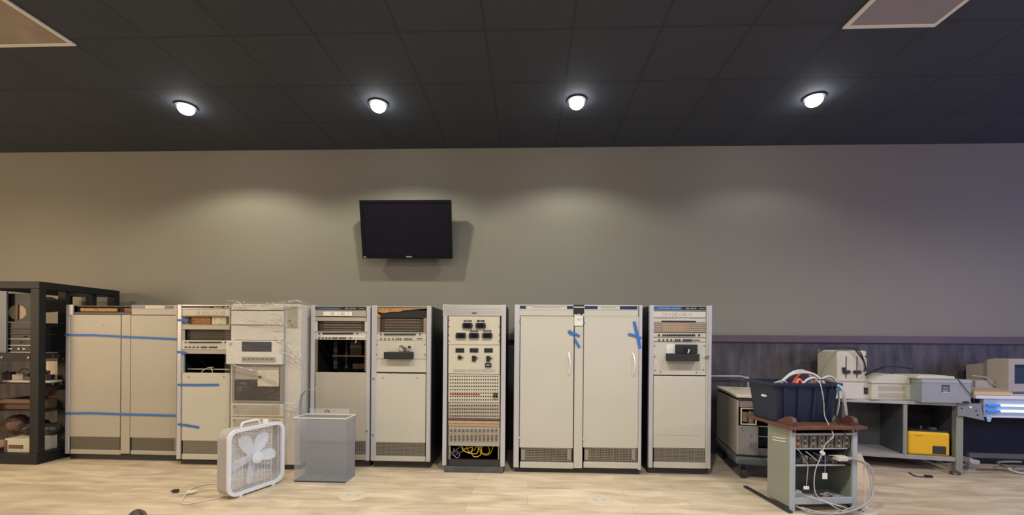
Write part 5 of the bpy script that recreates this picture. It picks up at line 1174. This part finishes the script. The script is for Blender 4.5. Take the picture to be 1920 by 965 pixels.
# black coiled cord over devices
cc = [at(px, py, -.49) for px, py in ((1518,672),(1530,663),(1545,654.5),(1570,652),(1598,652),(1610,663),(1620,678),(1624,694))]
tag(MB().tube([tuple(v) for v in cc], .007, 8).build('cable', M['black_wire'], None, True), 'black cable draped over the top of the tall twin drive', 'cable', 'black cables on the bench devices')
cc = [at(px, py, -.50) for px, py in ((1607,653),(1614,662),(1619,674),(1622,686),(1620,697))]
tag(MB().tube([tuple(v) for v in cc], .006, 8).build('cable', M['black_wire'], None, True), 'shorter black cable down the right face of the tall twin drive', 'cable', 'black cables on the bench devices')
b = MB(); N_ = 150; A0 = at(1623, 702, -.50); A1 = at(1655, 688.5, -.42); A2 = at(1680, 687, -.35)
hp = []
for i in range(N_):
    t = i/(N_-1); p = (A0*(1-t)+A1*t); hp.append((p.x+.002*cos(i*.9), p.y+.010*sin(i*.9), p.z+.010*cos(i*.9)))
b.tube(hp, .0035, 5, smooth=False); b.tube([tuple(A1), tuple((A1+A2)/2+Vector((0,0,.004))), tuple(A2), tuple(at(1711,691,-.33))], .006, 7)
tag(b.build('coiled_cord', M['black_wire']), 'black coiled cord stretched over the wedge-topped cover', 'cord')
# grey steel box and beige slab
gx0 = at(1730, 720, -.66).x
ge = empty('grey_steel_box', (gx0, -.655, top), -.05, 'grey steel box with a dark square label at the right end of the bench', 'steel box')
gw, gh = .42, .215
MB().box(0, gw, 0, .33, 0, gh, .004).build('case', mat('box_grey', (.30,.32,.33), .45, noise=.08, nscale=8), ge)
MB().box(-.003, gw+.003, -.004, .333, gh-.03, gh+.002, .003).build('lid', mat('box_lid_grey', (.33,.35,.37), .45), ge)
lb_ = MB().box(gw*.40, gw*.56, -.003, .0, gh*.42, gh*.78).build('square_label', mat('label_slate', (.05,.06,.09), .4), ge)
for z_ in (.50, .58, .66): MB().box(gw*.42, gw*.53, -.0036, -.003, gh*z_, gh*(z_+.03)).build('label_line', M['offwhite'] if z_ == .5 else M['grey_wire'], lb_)
MB().box(gw*.40, gw*.56, -.0038, -.003, gh*.43, gh*.46).build('label_line', M['offwhite'], lb_)
MB().box(gw*.83, gw*.95, -.006, .0, 0, .018).build('foot_strip', M['black'], ge)
GM = Matrix.Translation(ge.location) @ Matrix.Rotation(-.05, 4, 'Z')
se = empty('slim_beige_unit', tuple(GM @ Vector((-.03, -.0, gh+.003))), -.05, 'slim pale slab lying on the left of the grey steel box', 'slim unit')
MB().box(.0, .33, .02, .31, 0, .028, .008, seg=3).build('case', M['vintage'], se); MB().box(.04, .29, .05, .22, .028, .032, .001).build('top_plate', mat('plate_pale2', (.66,.62,.50), .5), se)
ln = [GM @ Vector(p) for p in ((.30,-.006,gh+.01),(.36,-.010,.14),(.42,-.010,.06),(.44,-.012,.01))]
tag(MB().tube([tuple(v) for v in ln], .003, 6).build('cable', M['black_wire'], None, True), 'thin dark wire slanting down the front of the grey steel box', 'cable')

# ---- second bench with lit tubes
t2x0 = at(1824, 745, -.63).x; T2Y = -.66
t2 = empty('light_bench', (t2x0, T2Y, 0), radians(-3), 'white-topped bench with two glowing blue-white tubes along its front edge, right edge', 'bench')
tz1 = at(1870, 741.5, T2Y).z
L2 = 1.5
MB().box(0, L2, 0, .58, tz1-.030, tz1, .004).build('worktop', mat('white_top', (.68,.68,.72), .4), t2)
tb = at(1870, 781, T2Y).z
MB().box(.075, L2, .012, .05, tb, tz1-.030).build('front_channel', mat('channel_blue_white', (.50,.55,.68), .25, metal=.3), t2)
for py in (759.3, 770.0):
    z_ = at(1880, py, T2Y).z
    p = MB().cyl((.19, -.006, z_), (L2, -.006, z_), .0095, n=12).build('light_tube', M['ledwhite'], t2)
    MB().cyl((.085, -.006, z_), (.192, -.006, z_), .0125, n=12).build('tube_socket', M['ledblue'], t2)
MB().box(.08, L2, .0, .014, tb-.006, tb+.006, .002).build('lower_lip', mat('lip_white', (.6,.62,.7), .4), t2)
b = MB(); b.prism([(.075, tb+.02), (.13, tb+.01), (.11, tb-.045), (.09, tb-.045)], -.012, -.004); b.build('hanging_clip', mat('clip_blue', (.35,.5,.75), .3), t2)
MB().box(0, L2, .44, .47, .0, tz1-.03).build('back_panel', mat('cavity_shade', (.012,.013,.03), .7), t2)  # near-black sheet, shade of the cavity under the bench put into its colour
zb0 = at(1860, 861.5, T2Y).z; zb1 = at(1860, 853, T2Y).z
MB().box(0.0, L2, .06, .10, zb0, zb1, .003).build('lower_beam', M['steelgrey'], t2)
MB().box(L2-.06, L2, .0, .06, .0, tb).build('right_post', M['rackgreen'], t2); MB().box(L2-.06, L2, .40, .46, .0, tb).build('right_post', M['rackgreen'], t2); MB().box(0.0, .05, .40, .46, .0, tb).build('left_post', M['rackgreen'], t2)
pt_l = at(1900, 800, -.9)
# monitor, keyboard
mx0 = at(1889, 700, -.52).x; mz = tz1+.004
mo2 = empty('crt_monitor', (mx0, -.53, mz), radians(8), 'beige cathode-ray monitor with blue-grey screen at the right edge', 'monitor')
mw, mh = .42, .335; zf = .02
MB().ring([(mw, mh), (0, mh), (0, zf), (mw, zf)], [(mw-.075, mh-.055), (.065, mh-.055), (.065, zf+.075), (mw-.075, zf+.075)], 0, .10).build('front_bezel', M['monitor'], mo2)
MB().box(.06, mw-.07, .03, .04, zf+.07, mh-.05).build('screen', M['screen_blue'], mo2)
b = MB(); Vv = []
for (yy, s0, s1, h0, h1) in ((.10, 0, mw, zf, mh), (.17, .0, mw, zf+.005, mh-.012), (.24, .05, mw-.05, zf+.01, mh-.055), (.42, .09, mw-.09, zf+.02, mh-.08)):
    Vv.append([b.bm.verts.new(p) for p in ((s0,yy,h0),(s1,yy,h0),(s1,yy,h1),(s0,yy,h1))])
for a, c_ in zip(Vv, Vv[1:]):
    for i in range(4): b.bm.faces.new([a[i], a[(i+1)%4], c_[(i+1)%4], c_[i]])
b.bm.faces.new(Vv[0]); b.bm.faces.new(Vv[-1][::-1]); b.build('rear_case', M['monitor'], mo2)
MB().box(.08, mw-.08, .05, .30, 0, zf).build('stand', M['monitor'], mo2)
kx = at(1823, 735, -.62).x
ke = empty('computer_keyboard', (kx, -.635, mz), radians(-3), 'yellowed beige keyboard lying in front of the monitor', 'keyboard')
b = MB(); b.prism([(0,0),(.17,0),(.17,.052),(0,.025)], .0, .33, 'yz'); b.build('keyboard_case', M['keyboard'], ke)
b = MB()
for r_i in range(4):
    for c_i in range(14): yk = .02+r_i*.032; b.box(.02+c_i*.021, .037+c_i*.021, yk, yk+.024, .025+yk*.16, .036+yk*.16)
b.build('key_block', mat('key_tan', (.45,.33,.2), .5), ke)
ce_ = empty('small_beige_case', (at(1826, 715, -.42).x, -.43, mz), 0, 'small beige open-topped case between the keyboard and the steel box', 'case')
MB().shell(0, .17, 0, .15, 0, .115, .006).build('case', M['monitor'], ce_); MB().box(.02, .11, -.002, .0, .035, .05).build('slot', M['dark'], ce_); MB().box(0, .17, -.004, .006, 0, .115, .002).build('front_face', M['monitor'], ce_)
cc = [at(px, py, -.45) for px, py in ((1823,704),(1835,705),(1848,707),(1856,713),(1866,722),(1885,730))]
tag(MB().tube([tuple(v) for v in cc], .005, 7).build('cable', mat('beige_cable', (.5,.42,.3), .5), None, True), 'beige cable running from the small case down beside the monitor', 'cable')

# small white thing at the post, floor frame, wall stuff
we = empty('white_wedge_bracket', (at(1812, 880, z=0).x, -.50, 0), .1, 'small white wedge on a pale stand beside the steel bench post', 'bracket')
b = MB(); b.prism([(0,.125),(.085,.095),(.105,.095),(.105,.06),(.03,.062),(0,.085)], 0, .09); b.build('wedge', M['white'], we)
b = MB(); b.box(.03, .055, .03, .06, .012, .062); b.box(-.02, .07, .0, .09, 0, .012, .003); b.build('stand', mat('stand_grey', (.42,.43,.40), .5), we)
fe2 = empty('floor_frame', (at(1900, 889, z=0).x, at(1900, 889, z=0).y, 0), .1, 'low chrome tube frame lying on the floor at the right edge', 'frame')
b = MB(); b.tube([(.0,.03,.04),(.05,0,.018),(.18,-.03,.012),(.35,-.04,.012)], .010, 8); b.tube([(.0,.03,.04),(.02,.12,.055),(.12,.2,.06),(.35,.2,.06)], .010, 8); b.tube([(.04,.0,.02),(.08,.06,.04),(.2,.08,.045),(.35,.09,.045)], .008, 8); b.build('tube_frame', M['alu'], fe2, True)
